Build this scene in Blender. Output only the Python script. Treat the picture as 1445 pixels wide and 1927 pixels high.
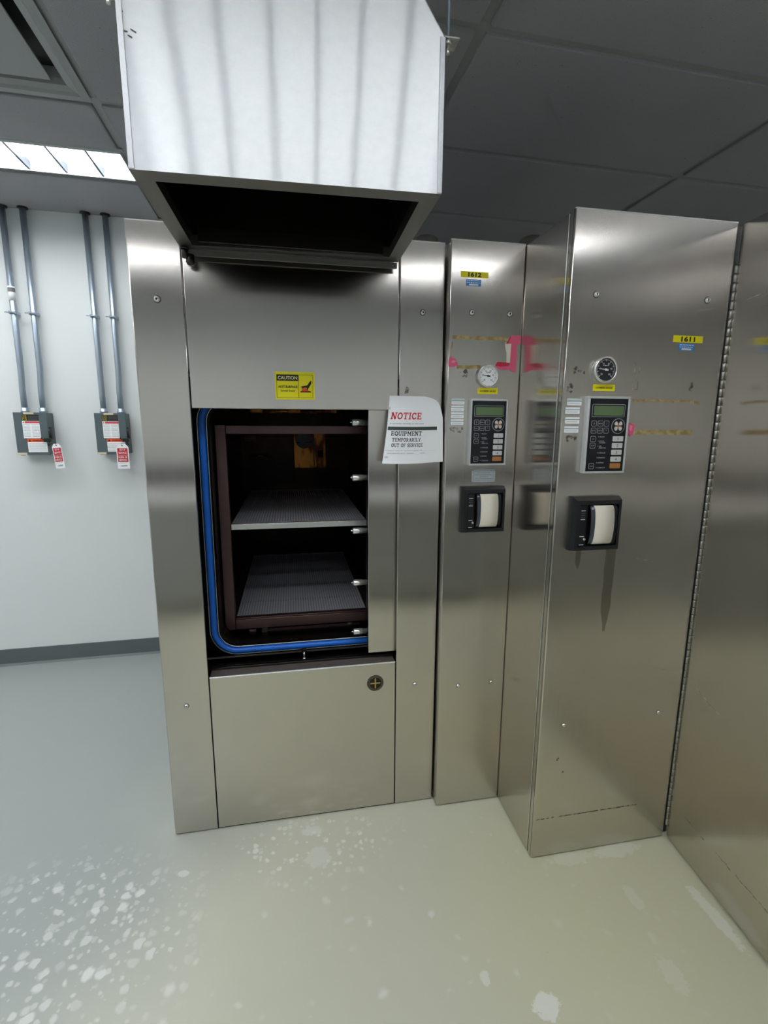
import bpy, bmesh, math, random
from mathutils import Vector, Matrix
random.seed(7)
PI = math.pi
for o in list(bpy.data.objects):
    bpy.data.objects.remove(o)
S = bpy.context.scene
COL = S.collection

# ------------------------------------------------------------------ camera
cd = bpy.data.cameras.new('camera')
cam = bpy.data.objects.new('camera', cd)
COL.objects.link(cam)
YAW, PITCH, ROLL = math.radians(10.7602), math.radians(10.3823), math.radians(0.2886)
fw = Vector((math.sin(YAW) * math.cos(PITCH), math.cos(YAW) * math.cos(PITCH), -math.sin(PITCH)))
rt0 = Vector((math.cos(YAW), -math.sin(YAW), 0))
up0 = rt0.cross(fw)
rt = rt0 * math.cos(ROLL) + up0 * math.sin(ROLL)
up = -rt0 * math.sin(ROLL) + up0 * math.cos(ROLL)
cam.matrix_world = Matrix(((rt.x, up.x, -fw.x, 0), (rt.y, up.y, -fw.y, -1.6661), (rt.z, up.z, -fw.z, 1.5), (0, 0, 0, 1)))
cd.sensor_fit = 'HORIZONTAL'
cd.sensor_width = 36
cd.lens = 916.78 / 1445 * 36
cd.clip_start = 0.02
S.camera = cam

# ------------------------------------------------------------------ world, exposure, light level
w = bpy.data.worlds.new('world')
S.world = w
w.use_nodes = True
w.node_tree.nodes['Background'].inputs[0].default_value = (0.5, 0.55, 0.6, 1)
w.node_tree.nodes['Background'].inputs[1].default_value = 0.05
LAMP = 22.0            # emission of the fluorescent lamps in the ceiling fixtures
S.view_settings.view_transform = 'Standard'
S.view_settings.look = 'None'
S.view_settings.gamma = 1
S.view_settings.use_curve_mapping = False
S.view_settings.exposure = 0.0
S.cycles.use_denoising = True
S.cycles.max_bounces = 12
S.cycles.diffuse_bounces = 6
S.cycles.glossy_bounces = 6
S.cycles.sample_clamp_indirect = 6.0

TH = math.radians(1.3506)     # the room is turned this much against the sterilizers
CZ = 2.6304                   # ceiling height

# ------------------------------------------------------------------ materials
class NT:
    def __init__(s, name):
        s.m = bpy.data.materials.new(name)
        s.m.use_nodes = True
        s.t = s.m.node_tree
        s.b = s.t.nodes['Principled BSDF']
        s._o = None
    def n(s, typ, **kw):
        nd = s.t.nodes.new(typ)
        for k, v in kw.items():
            setattr(nd, k, v)
        return nd
    def put(s, sock, v):
        if isinstance(v, bpy.types.NodeSocket):
            s.t.links.new(v, sock)
        elif v is not None:
            if isinstance(v, (tuple, list)) and len(v) == 3 and sock.type == 'RGBA':
                v = (*v, 1)
            sock.default_value = v
    def math(s, op, a, b=None, c=None, clamp=False):
        nd = s.n('ShaderNodeMath', operation=op, use_clamp=clamp)
        s.put(nd.inputs[0], a)
        s.put(nd.inputs[1], b)
        s.put(nd.inputs[2], c)
        return nd.outputs[0]
    def vmath(s, op, a, b=None):
        nd = s.n('ShaderNodeVectorMath', operation=op)
        s.put(nd.inputs[0], a)
        s.put(nd.inputs[1], b)
        return nd.outputs['Value'] if op in ('LENGTH', 'DISTANCE', 'DOT_PRODUCT') else nd.outputs[0]
    def obj(s):
        if s._o is None:
            s._o = s.n('ShaderNodeTexCoord').outputs['Object']
        return s._o
    def sc(s, v):
        return s.vmath('MULTIPLY', s.obj(), v)
    def noise(s, scale, vec=None, detail=3, rough=0.5):
        nd = s.n('ShaderNodeTexNoise')
        s.put(nd.inputs['Vector'], vec if vec is not None else s.obj())
        nd.inputs['Scale'].default_value = scale
        nd.inputs['Detail'].default_value = detail
        nd.inputs['Roughness'].default_value = rough
        return nd.outputs['Fac']
    def ramp(s, f, a, b, lo=0.0, hi=1.0, smooth=True):
        nd = s.n('ShaderNodeMapRange', interpolation_type='SMOOTHSTEP' if smooth else 'LINEAR')
        s.put(nd.inputs[0], f)
        for i, v in enumerate((a, b, lo, hi)):
            nd.inputs[i + 1].default_value = v
        return nd.outputs[0]
    def mix(s, f, a, b):
        nd = s.n('ShaderNodeMix', data_type='RGBA')
        s.put(nd.inputs[0], f)
        s.put(nd.inputs[6], a)
        s.put(nd.inputs[7], b)
        return nd.outputs[2]
    def bump(s, h, strength, dist=0.01, normal=None):
        nd = s.n('ShaderNodeBump')
        nd.inputs['Strength'].default_value = strength
        nd.inputs['Distance'].default_value = dist
        s.put(nd.inputs['Height'], h)
        if normal is not None:
            s.put(nd.inputs['Normal'], normal)
        return nd.outputs[0]
    def set(s, **kw):
        names = dict(color='Base Color', metal='Metallic', rough='Roughness', normal='Normal', aniso='Anisotropic',
                     tangent='Tangent', alpha='Alpha', trans='Transmission Weight', ior='IOR', spec='Specular IOR Level',
                     coat='Coat Weight', emit='Emission Color', emits='Emission Strength')
        for k, v in kw.items():
            s.put(s.b.inputs[names[k]], v)
        return s

def srgb(r, g, b):
    f = lambda c: (c / 255 / 12.92) if c <= 10 else ((c / 255 + 0.055) / 1.055) ** 2.4
    return (f(r), f(g), f(b))

def plain(name, rgb, rough=0.5, metal=0.0, spec=0.5):
    return NT(name).set(color=srgb(*rgb), rough=rough, metal=metal, spec=spec).m

def steel(name, base=(0.63, 0.592, 0.545), rough=0.20, aniso=0.92, grain='vertical', wave=0.35, wscale=1.6, spots=0.5, dirt=0.0, streaks=None, metal=1.0):
    """Brushed sheet steel. Light scatters across the grain."""
    t = NT(name)
    g = t.n('ShaderNodeNewGeometry')
    if grain == 'vertical':
        tan = t.vmath('CROSS_PRODUCT', g.outputs['Normal'], (0.02, 0.01, 1.0))
        gv = t.sc((420.0, 420.0, 5.0))
    else:
        tan = t.n('ShaderNodeCombineXYZ').outputs[0]
        tan.node.inputs[2].default_value = 1.0
        tan.node.inputs[1].default_value = 0.02
        gv = t.sc((5.0, 420.0, 420.0))
    fine = t.noise(1.0, gv, 2)
    blotch = t.noise(3.1, None, 5, 0.6)
    stain = t.noise(9.0, t.sc((1, 1, 0.5)), 6, 0.65)
    r = t.math('ADD', t.math('MULTIPLY', t.math('SUBTRACT', blotch, 0.5), 0.12 * spots * rough / 0.2), rough)
    r = t.math('ADD', r, t.math('MULTIPLY', t.math('SUBTRACT', fine, 0.5), 0.06 * rough / 0.2))
    col = t.mix(t.ramp(stain, 0.45, 0.75, 0.0, 0.35 * spots), base, tuple(c * 0.82 for c in base))
    if dirt:
        z = t.n('ShaderNodeSeparateXYZ')
        t.put(z.inputs[0], t.obj())
        lowz = t.ramp(t.math('ADD', z.outputs[2], t.math('MULTIPLY', blotch, 0.16)), 0.05, 0.30, dirt, 0.0)
        col = t.mix(lowz, col, (0.30, 0.28, 0.23))
        r = t.math('ADD', r, t.math('MULTIPLY', lowz, 0.2))
    if streaks:
        p = t.n('ShaderNodeSeparateXYZ')
        t.put(p.inputs[0], t.obj())
        for (sx, sw, z1, z0) in streaks:      # dried run marks: centre, half width, top, bottom
            wob = t.math('MULTIPLY', t.math('SUBTRACT', t.noise(14.0), 0.5), 0.012)
            dx = t.math('ABSOLUTE', t.math('SUBTRACT', t.math('ADD', p.outputs[0], wob), sx))
            taper = t.ramp(p.outputs[2], z0, z0 + (z1 - z0) * 0.30, 0.25, 1.0)
            inx = t.math('LESS_THAN', dx, t.math('MULTIPLY', taper, sw))
            m = t.math('MULTIPLY', inx, t.math('MULTIPLY', t.math('GREATER_THAN', p.outputs[2], z0), t.math('LESS_THAN', p.outputs[2], z1)))
            col = t.mix(t.math('MULTIPLY', m, 0.75), col, (0.27, 0.25, 0.2))
    n1 = t.bump(t.noise(wscale, t.sc((1.0, 1.0, 0.7)), 1.5, 0.4), wave, 0.02)
    n2 = t.bump(fine, 0.05, 0.001, n1)
    return t.set(color=col, metal=metal, rough=r, aniso=aniso, tangent=tan, normal=n2).m

M = {}
M['steel'] = steel('brushed_steel', dirt=0.22)
M['steel_column'] = steel('brushed_steel_column', dirt=0.22, wave=0.45, wscale=2.3)
M['steel_wide'] = steel('brushed_steel_stained', dirt=0.22, wave=0.5, wscale=1.9,
                        streaks=[(-0.0605, 0.017, 1.13, 0.834), (-0.173, 0.009, 1.13, 1.05)])
M['steel_door'] = steel('brushed_steel_door', dirt=0.22, wave=0.3, rough=0.16)
def hood_mat():
    """galvanized sheet with a horizontal mill grain: light scatters far up and down, hardly sideways"""
    t = NT('galvanized_sheet')
    tan = t.n('ShaderNodeCombineXYZ')
    tan.inputs[1].default_value = 0.02
    tan.inputs[2].default_value = 1.0
    mott = t.noise(38, t.sc((1.0, 1.0, 1.4)), 4, 0.7)
    wave = t.bump(t.noise(2.4, t.sc((1.0, 1.0, 0.6)), 1.0, 0.4), 0.30, 0.02)
    nrm = t.bump(mott, 0.06, 0.001, wave)
    gl = t.n('ShaderNodeBsdfAnisotropic', distribution='GGX')
    t.put(gl.inputs['Color'], t.mix(mott, (0.80, 0.81, 0.84), (0.94, 0.95, 0.97)))
    gl.inputs['Roughness'].default_value = 0.27
    gl.inputs['Anisotropy'].default_value = -0.86
    t.put(gl.inputs['Tangent'], tan.outputs[0])
    t.put(gl.inputs['Normal'], nrm)
    df = t.n('ShaderNodeBsdfDiffuse')
    t.put(df.inputs['Color'], t.mix(mott, (0.64, 0.645, 0.67), (0.78, 0.785, 0.81)))
    t.put(df.inputs['Normal'], nrm)
    mx = t.n('ShaderNodeMixShader')
    mx.inputs[0].default_value = 0.62
    t.t.links.new(df.outputs[0], mx.inputs[1])
    t.t.links.new(gl.outputs[0], mx.inputs[2])
    out = [q for q in t.t.nodes if q.type == 'OUTPUT_MATERIAL'][0]
    t.t.links.new(mx.outputs[0], out.inputs['Surface'])
    t.t.nodes.remove(t.b)
    return t.m
M['hood_steel'] = hood_mat()
M['hem'] = plain('fold_highlight', (235, 235, 233), 0.35, 0.6)  # near-white colour paints the light caught along the folded edges
M['lip'] = plain('dull_steel_lip', (104, 102, 96), 0.5, 0.4)
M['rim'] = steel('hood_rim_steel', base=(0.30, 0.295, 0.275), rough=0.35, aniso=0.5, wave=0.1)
M['steel_edge'] = plain('steel_edge', (215, 215, 212), 0.3, 1.0)
M['hinge'] = plain('hinge_steel', (168, 166, 158), 0.35, 1.0)
M['polished'] = plain('polished_steel', (228, 228, 225), 0.22, 0.75)
M['dark_steel'] = plain('dark_steel', (70, 66, 62), 0.35, 1.0)
M['black_metal'] = plain('black_metal', (16, 16, 17), 0.45)
M['black_plastic'] = plain('black_plastic', (22, 23, 27), 0.42)
M['panel_black'] = plain('membrane_black', (14, 15, 21), 0.3)
M['grey_line'] = plain('light_grey_print', (170, 174, 180), 0.5)
M['white_print'] = plain('white_print', (225, 228, 232), 0.5)
M['white_key'] = plain('white_key', (206, 208, 206), 0.4)
M['orange_key'] = plain('orange_key', (170, 112, 62), 0.45)
M['lcd'] = plain('lcd_green', (96, 122, 84), 0.15)
M['lcd_light'] = plain('lcd_green_light', (116, 146, 118), 0.15)
M['alu'] = plain('aluminium_frame', (222, 224, 226), 0.3, 0.6)
M['plate'] = plain('data_plate', (176, 186, 190), 0.3, 0.3)
M['yellow'] = plain('sign_yellow', (232, 222, 0), 0.4)
M['label_yellow'] = plain('label_yellow', (240, 228, 10), 0.4)
M['black_print'] = plain('black_print', (20, 18, 12), 0.5)
M['red_print'] = plain('red_print', (200, 12, 28), 0.5)
M['orange_print'] = plain('orange_print', (226, 84, 28), 0.5)
M['green_print'] = plain('dark_green_print', (44, 64, 56), 0.5)
M['grey_print'] = plain('grey_print', (120, 120, 122), 0.6)
M['teal_print'] = plain('teal_print', (60, 120, 120), 0.5)
M['blue_label'] = plain('blue_label', (44, 136, 208), 0.4)
M['paper'] = plain('white_paper', (246, 248, 250), 0.75)
M['cream_paper'] = plain('cream_paper', (226, 220, 204), 0.8)
M['cream_tape'] = plain('cream_tape', (214, 204, 176), 0.7)
M['pink'] = plain('pink_tape', (226, 96, 130), 0.6)
M['pink_dark'] = plain('dark_pink_tape', (196, 30, 70), 0.6)
M['gasket'] = plain('blue_silicone', (14, 96, 196), 0.35)
M['switch_grey'] = plain('switch_enamel', (84, 96, 100), 0.45)
M['conduit'] = plain('galvanised_conduit', (166, 178, 190), 0.38, 0.75)
M['baseboard'] = plain('grey_vinyl', (92, 100, 102), 0.5)
M['gold_print'] = plain('brass_print', (196, 170, 104), 0.4, 0.6)
M['dial_black'] = plain('dial_black', (26, 28, 30), 0.4)
M['white_enamel'] = plain('white_enamel', (222, 226, 228), 0.35)
M['pipe_wrap'] = plain('pipe_wrap', (120, 117, 108), 0.7)
M['tray_grey'] = plain('painted_metal', (150, 154, 152), 0.5)

def residue_mat():
    t = NT('tape_residue')
    n = t.noise(60, None, 4)
    return t.set(color=t.mix(t.ramp(n, 0.35, 0.65), srgb(146, 124, 84), srgb(182, 162, 112)), rough=0.85).m
M['residue'] = residue_mat()
def smudge_mat():
    t = NT('dry_smudge')
    n = t.noise(90, None, 4)
    return t.set(color=t.mix(n, srgb(138, 132, 120), srgb(164, 158, 146)), rough=0.7, metal=0.3, alpha=t.ramp(n, 0.38, 0.66, 0.0, 0.8)).m
M['smudge'] = smudge_mat()
def scratch_mat():
    t = NT('light_scratch')
    return t.set(color=srgb(190, 188, 176), rough=0.5, metal=0.6, alpha=t.ramp(t.noise(40), 0.3, 0.7)).m
M['scratch'] = scratch_mat()

def rack_mat():
    t = NT('heat_stained_steel')
    n = t.noise(6, None, 4)
    return t.set(color=t.mix(n, srgb(78, 60, 60), srgb(106, 86, 84)), rough=0.4, metal=0.85).m
M['rack'] = rack_mat()
M['ledge'] = plain('stained_ledge', (112, 104, 98), 0.55, 0.5)
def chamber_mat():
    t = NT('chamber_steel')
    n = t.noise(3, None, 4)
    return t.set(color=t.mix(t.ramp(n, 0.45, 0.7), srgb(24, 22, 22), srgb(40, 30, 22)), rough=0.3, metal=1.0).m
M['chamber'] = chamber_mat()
def amber_mat():  # mottled dark brown to amber colour
    t = NT('amber_steel')
    n = t.noise(14, t.sc((1.6, 1, 0.6)), 4)
    return t.set(color=t.mix(t.ramp(n, 0.4, 0.62), srgb(60, 20, 6), srgb(140, 92, 34)), rough=0.3, metal=0.8).m
M['amber'] = amber_mat()
def perf_mat():
    t = NT('perforated_steel')
    p = t.n('ShaderNodeSeparateXYZ')
    t.put(p.inputs[0], t.obj())
    k = 2 * PI / 0.0105
    sx = t.math('SINE', t.math('MULTIPLY', p.outputs[0], k))
    sy = t.math('SINE', t.math('MULTIPLY', p.outputs[1], k))
    hole = t.math('GREATER_THAN', t.math('ADD', sx, sy), 0.35)
    return t.set(color=srgb(214, 214, 222), rough=0.45, metal=0.6, alpha=t.math('SUBTRACT', 1.0, hole)).m
M['perf'] = perf_mat()

def wall_mat():
    t = NT('wall_paint')
    n = t.noise(2.0, None, 4)
    return t.set(color=t.mix(n, srgb(220, 224, 224), srgb(226, 229, 228)), rough=0.55,
                 normal=t.bump(t.noise(220, None, 2), 0.06, 0.002)).m
M['wall'] = wall_mat()
def tile_mat():
    t = NT('ceiling_tile')
    fine = t.noise(330, None, 3, 0.7)
    spk = t.ramp(t.noise(90, None, 2, 0.5), 0.70, 0.78, 0, 0.5)
    col = t.mix(spk, t.mix(t.noise(3, None, 5), srgb(178, 178, 182), srgb(192, 192, 195)), srgb(90, 90, 90))
    return t.set(color=col, rough=0.95, spec=0.1, normal=t.bump(fine, 0.9, 0.006)).m
M['tile'] = tile_mat()
M['tbar'] = plain('ceiling_grid_paint', (160, 164, 162), 0.6)
M['diffuser_paint'] = plain('diffuser_paint', (150, 154, 152), 0.5)

def floor_mat():
    t = NT('epoxy_floor')
    p = t.obj()
    n0 = t.noise(1.3, None, 4)
    n1 = t.noise(4.5, None, 6, 0.6)
    sep = t.n('ShaderNodeSeparateXYZ')
    t.put(sep.inputs[0], p)
    # yellower in front of the machines, greyer to the left
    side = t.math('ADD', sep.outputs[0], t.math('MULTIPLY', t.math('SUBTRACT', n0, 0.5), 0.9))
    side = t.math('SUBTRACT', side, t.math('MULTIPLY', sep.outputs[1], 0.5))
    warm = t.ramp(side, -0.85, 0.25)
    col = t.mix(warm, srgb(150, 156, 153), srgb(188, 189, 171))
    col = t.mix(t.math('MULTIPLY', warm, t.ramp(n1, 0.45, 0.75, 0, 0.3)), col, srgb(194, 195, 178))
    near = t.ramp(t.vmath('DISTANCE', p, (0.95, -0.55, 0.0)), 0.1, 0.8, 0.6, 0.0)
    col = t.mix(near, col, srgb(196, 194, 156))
    # dried white splashes
    def region(cx, cy, rx, ry, soft=0.5):
        q = t.vmath('MULTIPLY', t.vmath('SUBTRACT', p, (cx, cy, 0)), (1 / rx, 1 / ry, 0))
        d = t.math('ADD', t.vmath('LENGTH', q), t.math('MULTIPLY', t.math('SUBTRACT', n1, 0.5), 0.9))
        return t.ramp(d, 1.0, soft)
    def spots(scale, rad, rnd, seedv):
        wv = t.vmath('ADD', t.vmath('MULTIPLY', p, (1, 1, 0)), seedv)
        nz = t.n('ShaderNodeTexNoise')
        t.put(nz.inputs['Vector'], wv)
        nz.inputs['Scale'].default_value = scale * 1.3
        wv2 = t.vmath('ADD', wv, t.vmath('MULTIPLY', t.vmath('SUBTRACT', nz.outputs['Color'], (0.5, 0.5, 0.5)), (0.6 / scale,) * 3))
        v = t.n('ShaderNodeTexVoronoi')
        v.voronoi_dimensions = '2D'
        t.put(v.inputs['Vector'], wv2)
        v.inputs['Scale'].default_value = scale
        v.inputs['Randomness'].default_value = 1.0
        c = t.n('ShaderNodeSeparateColor')
        t.put(c.inputs[0], v.outputs['Color'])
        r = t.math('MULTIPLY', t.ramp(c.outputs[0], rnd, 1.0, 0.0, 1.0, False), rad)
        d = t.math('SUBTRACT', r, v.outputs['Distance'])
        return t.math('MULTIPLY', t.ramp(d, -0.03, 0.22), t.ramp(c.outputs[1], 0.0, 1.0, 0.3, 1.0, False))
    leftz = region(-0.75, -0.36, 0.52, 0.42)
    basez = region(0.05, -0.14, 0.36, 0.17)
    wide = region(0.2, -0.5, 1.4, 0.7, 0.2)
    m = t.math('MULTIPLY', leftz, spots(26, 0.55, 0.25, (3.1, 7.7, 0)))
    m = t.math('MAXIMUM', m, t.math('MULTIPLY', leftz, t.math('MULTIPLY', spots(44, 0.5, 0.5, (1.3, 2.7, 0)), 0.8)))
    m = t.math('MAXIMUM', m, t.math('MULTIPLY', basez, spots(48, 0.6, 0.45, (5.5, 1.2, 0))))
    m = t.math('MAXIMUM', m, t.math('MULTIPLY', wide, t.math('MULTIPLY', spots(16, 0.28, 0.72, (8.5, 3.2, 0)), 0.8)))
    # larger scuffed patches
    for (cx, cy, rx, ry, k) in ((0.597, -0.757, 0.036, 0.034, 1.0), (0.466, -0.662, 0.014, 0.02, 0.7), (0.05, -0.19, 0.045, 0.045, 0.4),
                                (0.035, -0.07, 0.04, 0.02, 0.5), (-0.98, -0.33, 0.1, 0.035, 0.6), (1.235, -0.645, 0.02, 0.11, 0.6),
                                (1.09, -0.375, 0.09, 0.03, 0.45), (0.92, -0.37, 0.08, 0.03, 0.35), (1.03, -0.55, 0.02, 0.05, 0.35),
                                (0.98, -0.76, 0.03, 0.05, 0.3), (-0.40, -0.16, 0.02, 0.012, 0.6), (-0.93, -0.53, 0.04, 0.03, 0.7)):
        q = t.vmath('MULTIPLY', t.vmath('SUBTRACT', p, (cx, cy, 0)), (1 / rx, 1 / ry, 0))
        nn = t.noise(38, None, 6, 0.75)
        d = t.math('ADD', t.vmath('LENGTH', q), t.math('MULTIPLY', t.math('SUBTRACT', nn, 0.5), 2.2))
        m = t.math('MAXIMUM', m, t.math('MULTIPLY', t.ramp(d, 1.05, 0.85), k))
    col = t.mix(t.math('MULTIPLY', m, 0.62), col, srgb(226, 228, 224))
    speck = t.ramp(t.noise(120, None, 2), 0.78, 0.80, 0, 0.6)
    col = t.mix(speck, col, srgb(120, 116, 96))
    r = t.math('ADD', 0.30, t.math('MULTIPLY', m, 0.35))
    r = t.math('ADD', r, t.math('MULTIPLY', n1, 0.12))
    return t.set(color=col, rough=r, spec=0.45, normal=t.bump(t.noise(70, None, 4), 0.05, 0.004)).m
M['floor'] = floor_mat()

def lamp_mat():
    t = NT('fluorescent_lamp')
    return t.set(color=(0.9, 0.9, 0.9), emit=(0.96, 0.985, 1.0), emits=LAMP).m
M['lamp'] = lamp_mat()
M['louver'] = plain('louver_white', (236, 240, 244), 0.35, 0.0, 0.8)
M['blade'] = plain('louver_aluminium', (112, 118, 132), 0.25, 1.0)

# ------------------------------------------------------------------ mesh builder
class MB:
    def __init__(s):
        s.bm = bmesh.new()
        s.mats = []
    def mi(s, m):
        m = M[m] if isinstance(m, str) else m
        if m not in s.mats:
            s.mats.append(m)
        return s.mats.index(m)
    def _new(s, faces, m, smooth=False):
        i = s.mi(m)
        for f in faces:
            f.material_index = i
            f.smooth = smooth
        return faces
    def box(s, x0, x1, y0, y1, z0, z1, m, bev=0.0, seg=2):
        r = bmesh.ops.create_cube(s.bm, size=1.0)
        vs = r['verts']
        for v in vs:
            v.co = Vector(((x0 + x1) / 2 + v.co.x * (x1 - x0), (y0 + y1) / 2 + v.co.y * (y1 - y0), (z0 + z1) / 2 + v.co.z * (z1 - z0)))
        fs = list({f for v in vs for f in v.link_faces})
        s._new(fs, m)
        if bev:
            es = list({e for f in fs for e in f.edges})
            rr = bmesh.ops.bevel(s.bm, geom=es, offset=bev, segments=seg, profile=0.5, affect='EDGES')
            s._new(rr['faces'], m, True)
        return s
    def prism(s, pts, off, m, bev=0):
        """closed polygon of 3D points pushed along a vector"""
        off = Vector(off)
        a = [s.bm.verts.new(p) for p in pts]
        b = [s.bm.verts.new(Vector(p) + off) for p in pts]
        n = len(a)
        fs = [s.bm.faces.new(a), s.bm.faces.new(b[::-1])]
        for i in range(n):
            fs.append(s.bm.faces.new((a[i], b[i], b[(i + 1) % n], a[(i + 1) % n])))
        s._new(fs, m)
        bmesh.ops.recalc_face_normals(s.bm, faces=fs)
        if bev:
            es = list({e for f in fs for e in f.edges})
            rr = bmesh.ops.bevel(s.bm, geom=es, offset=bev, segments=2, profile=0.5, affect='EDGES')
            s._new(rr['faces'], m, True)
        return s
    def lathe(s, prof, origin, axis, m, seg=24, cap=True):
        """prof: (distance along axis, radius)"""
        ax = Vector(axis).normalized()
        t = Vector((0, 0, 1)) if abs(ax.z) < 0.9 else Vector((1, 0, 0))
        u = ax.cross(t).normalized()
        v = ax.cross(u)
        o = Vector(origin)
        rings = []
        for d, r in prof:
            if r < 1e-6:
                rings.append([s.bm.verts.new(o + ax * d)])
            else:
                rings.append([s.bm.verts.new(o + ax * d + (u * math.cos(2 * PI * i / seg) + v * math.sin(2 * PI * i / seg)) * r) for i in range(seg)])
        fs = []
        for A, B in zip(rings, rings[1:]):
            for i in range(seg):
                j = (i + 1) % seg
                if len(A) == 1 and len(B) == 1:
                    break
                if len(A) == 1:
                    fs.append(s.bm.faces.new((A[0], B[j], B[i])))
                elif len(B) == 1:
                    fs.append(s.bm.faces.new((A[i], A[j], B[0])))
                else:
                    fs.append(s.bm.faces.new((A[i], A[j], B[j], B[i])))
        s._new(fs, m, True)
        cf = []
        if cap:
            for R in (rings[0], rings[-1]):
                if len(R) > 1:
                    cf.append(s.bm.faces.new(R))
            s._new(cf, m)
        bmesh.ops.recalc_face_normals(s.bm, faces=fs + cf)
        return s
    def cyl(s, p0, p1, r, m, seg=16):
        d = Vector(p1) - Vector(p0)
        return s.lathe([(0, r), (d.length, r)], p0, d, m, seg)
    def tube(s, pts, r, m, seg=8, closed=False):
        pts = [Vector(p) for p in pts]
        n = len(pts)
        rings = []
        nrm = None
        for i, p in enumerate(pts):
            a = pts[i - 1] if (i > 0 or closed) else p
            b = pts[(i + 1) % n] if (i < n - 1 or closed) else p
            d = (b - a).normalized()
            if nrm is None:
                t = Vector((0, 0, 1)) if abs(d.z) < 0.9 else Vector((0, 1, 0))
                nrm = d.cross(t).normalized()
            nrm = (nrm - d * nrm.dot(d)).normalized()
            bn = d.cross(nrm)
            rings.append([s.bm.verts.new(p + (nrm * math.cos(2 * PI * k / seg) + bn * math.sin(2 * PI * k / seg)) * r) for k in range(seg)])
        fs = []
        for i in range(n if closed else n - 1):
            A, B = rings[i], rings[(i + 1) % n]
            for k in range(seg):
                j = (k + 1) % seg
                fs.append(s.bm.faces.new((A[k], A[j], B[j], B[k])))
        s._new(fs, m, True)
        if not closed:
            cf = [s.bm.faces.new(rings[0]), s.bm.faces.new(rings[-1])]
            s._new(cf, m)
            fs += cf
        bmesh.ops.recalc_face_normals(s.bm, faces=fs)
        return s
    # ---- things printed or laid on a front facing plane (normal -y): (x, z) outlines
    def flat(s, pts, y, m, th=0.0004):
        return s.prism([(x, y, z) for x, z in pts], (0, -th, 0), m)
    def rect(s, x0, x1, z0, z1, y, m, th=0.0004):
        return s.flat([(x0, z0), (x1, z0), (x1, z1), (x0, z1)], y, m, th)
    def rrect(s, x0, x1, z0, z1, r, y, m, th=0.0004, seg=4):
        pts = []
        for cx, cz, a0 in ((x1 - r, z0 + r, -PI / 2), (x1 - r, z1 - r, 0), (x0 + r, z1 - r, PI / 2), (x0 + r, z0 + r, PI)):
            for k in range(seg + 1):
                a = a0 + k * PI / 2 / seg
                pts.append((cx + r * math.cos(a), cz + r * math.sin(a)))
        return s.flat(pts, y, m, th)
    def frame(s, x0, x1, z0, z1, t, y, m, th=0.0004):
        s.rect(x0, x1, z1 - t, z1, y, m, th)
        s.rect(x0, x1, z0, z0 + t, y, m, th)
        s.rect(x0, x0 + t, z0 + t, z1 - t, y, m, th)
        s.rect(x1 - t, x1, z0 + t, z1 - t, y, m, th)
        return s
    def disc(s, cx, cz, r, y, m, th=0.0004, seg=28, rx=None):
        rx = rx or r
        return s.flat([(cx + rx * math.cos(2 * PI * i / seg), cz + r * math.sin(2 * PI * i / seg)) for i in range(seg)], y, m, th)
    def scrib(s, x0, x1, z, h, y, m, lo=0.004, hi=0.012):
        """a line of print too small to read"""
        x = x0
        while x < x1 - lo * 0.5:
            L = min(random.uniform(lo, hi), x1 - x)
            s.rect(x, x + L, z, z + h, y, m, 0.0003)
            x += L + h * 0.9
        return s
    def text(s, txt, h, x, z, y, m, align='CENTER', bold=0.0, shear=0.0, width=None, fn=None):
        me = glyphs(txt, bold, shear)
        xs = [v.co.x for v in me.vertices]
        ys = [v.co.y for v in me.vertices]
        if not xs:
            return s
        x0, x1 = min(xs), max(xs)
        capy = 0.71
        k = h / capy
        kx = k if width is None else width / (x1 - x0)
        ox = x - (x0 + x1) / 2 * kx if align == 'CENTER' else x - x0 * kx
        vs = []
        for v in me.vertices:
            c = Vector((ox + v.co.x * kx, y, z + v.co.y * k))
            if fn:
                c = Vector(fn(c.x, c.z, 0.0006))
            vs.append(s.bm.verts.new(c))
        i = s.mi(m)
        for p in me.polygons:
            try:
                f = s.bm.faces.new([vs[q] for q in p.vertices])
                f.material_index = i
            except ValueError:
                pass
        return s

_gc = {}
def glyphs(txt, bold, shear):
    key = (txt, bold, shear)
    if key not in _gc:
        c = bpy.data.curves.new('t', 'FONT')
        c.body = txt
        c.offset = bold
        c.shear = shear
        c.resolution_u = 3
        c.fill_mode = 'FRONT'
        ob = bpy.data.objects.new('t', c)
        COL.objects.link(ob)
        dg = bpy.context.evaluated_depsgraph_get()
        _gc[key] = bpy.data.meshes.new_from_object(ob.evaluated_get(dg))
        bpy.data.objects.remove(ob)
    return _gc[key]

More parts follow.
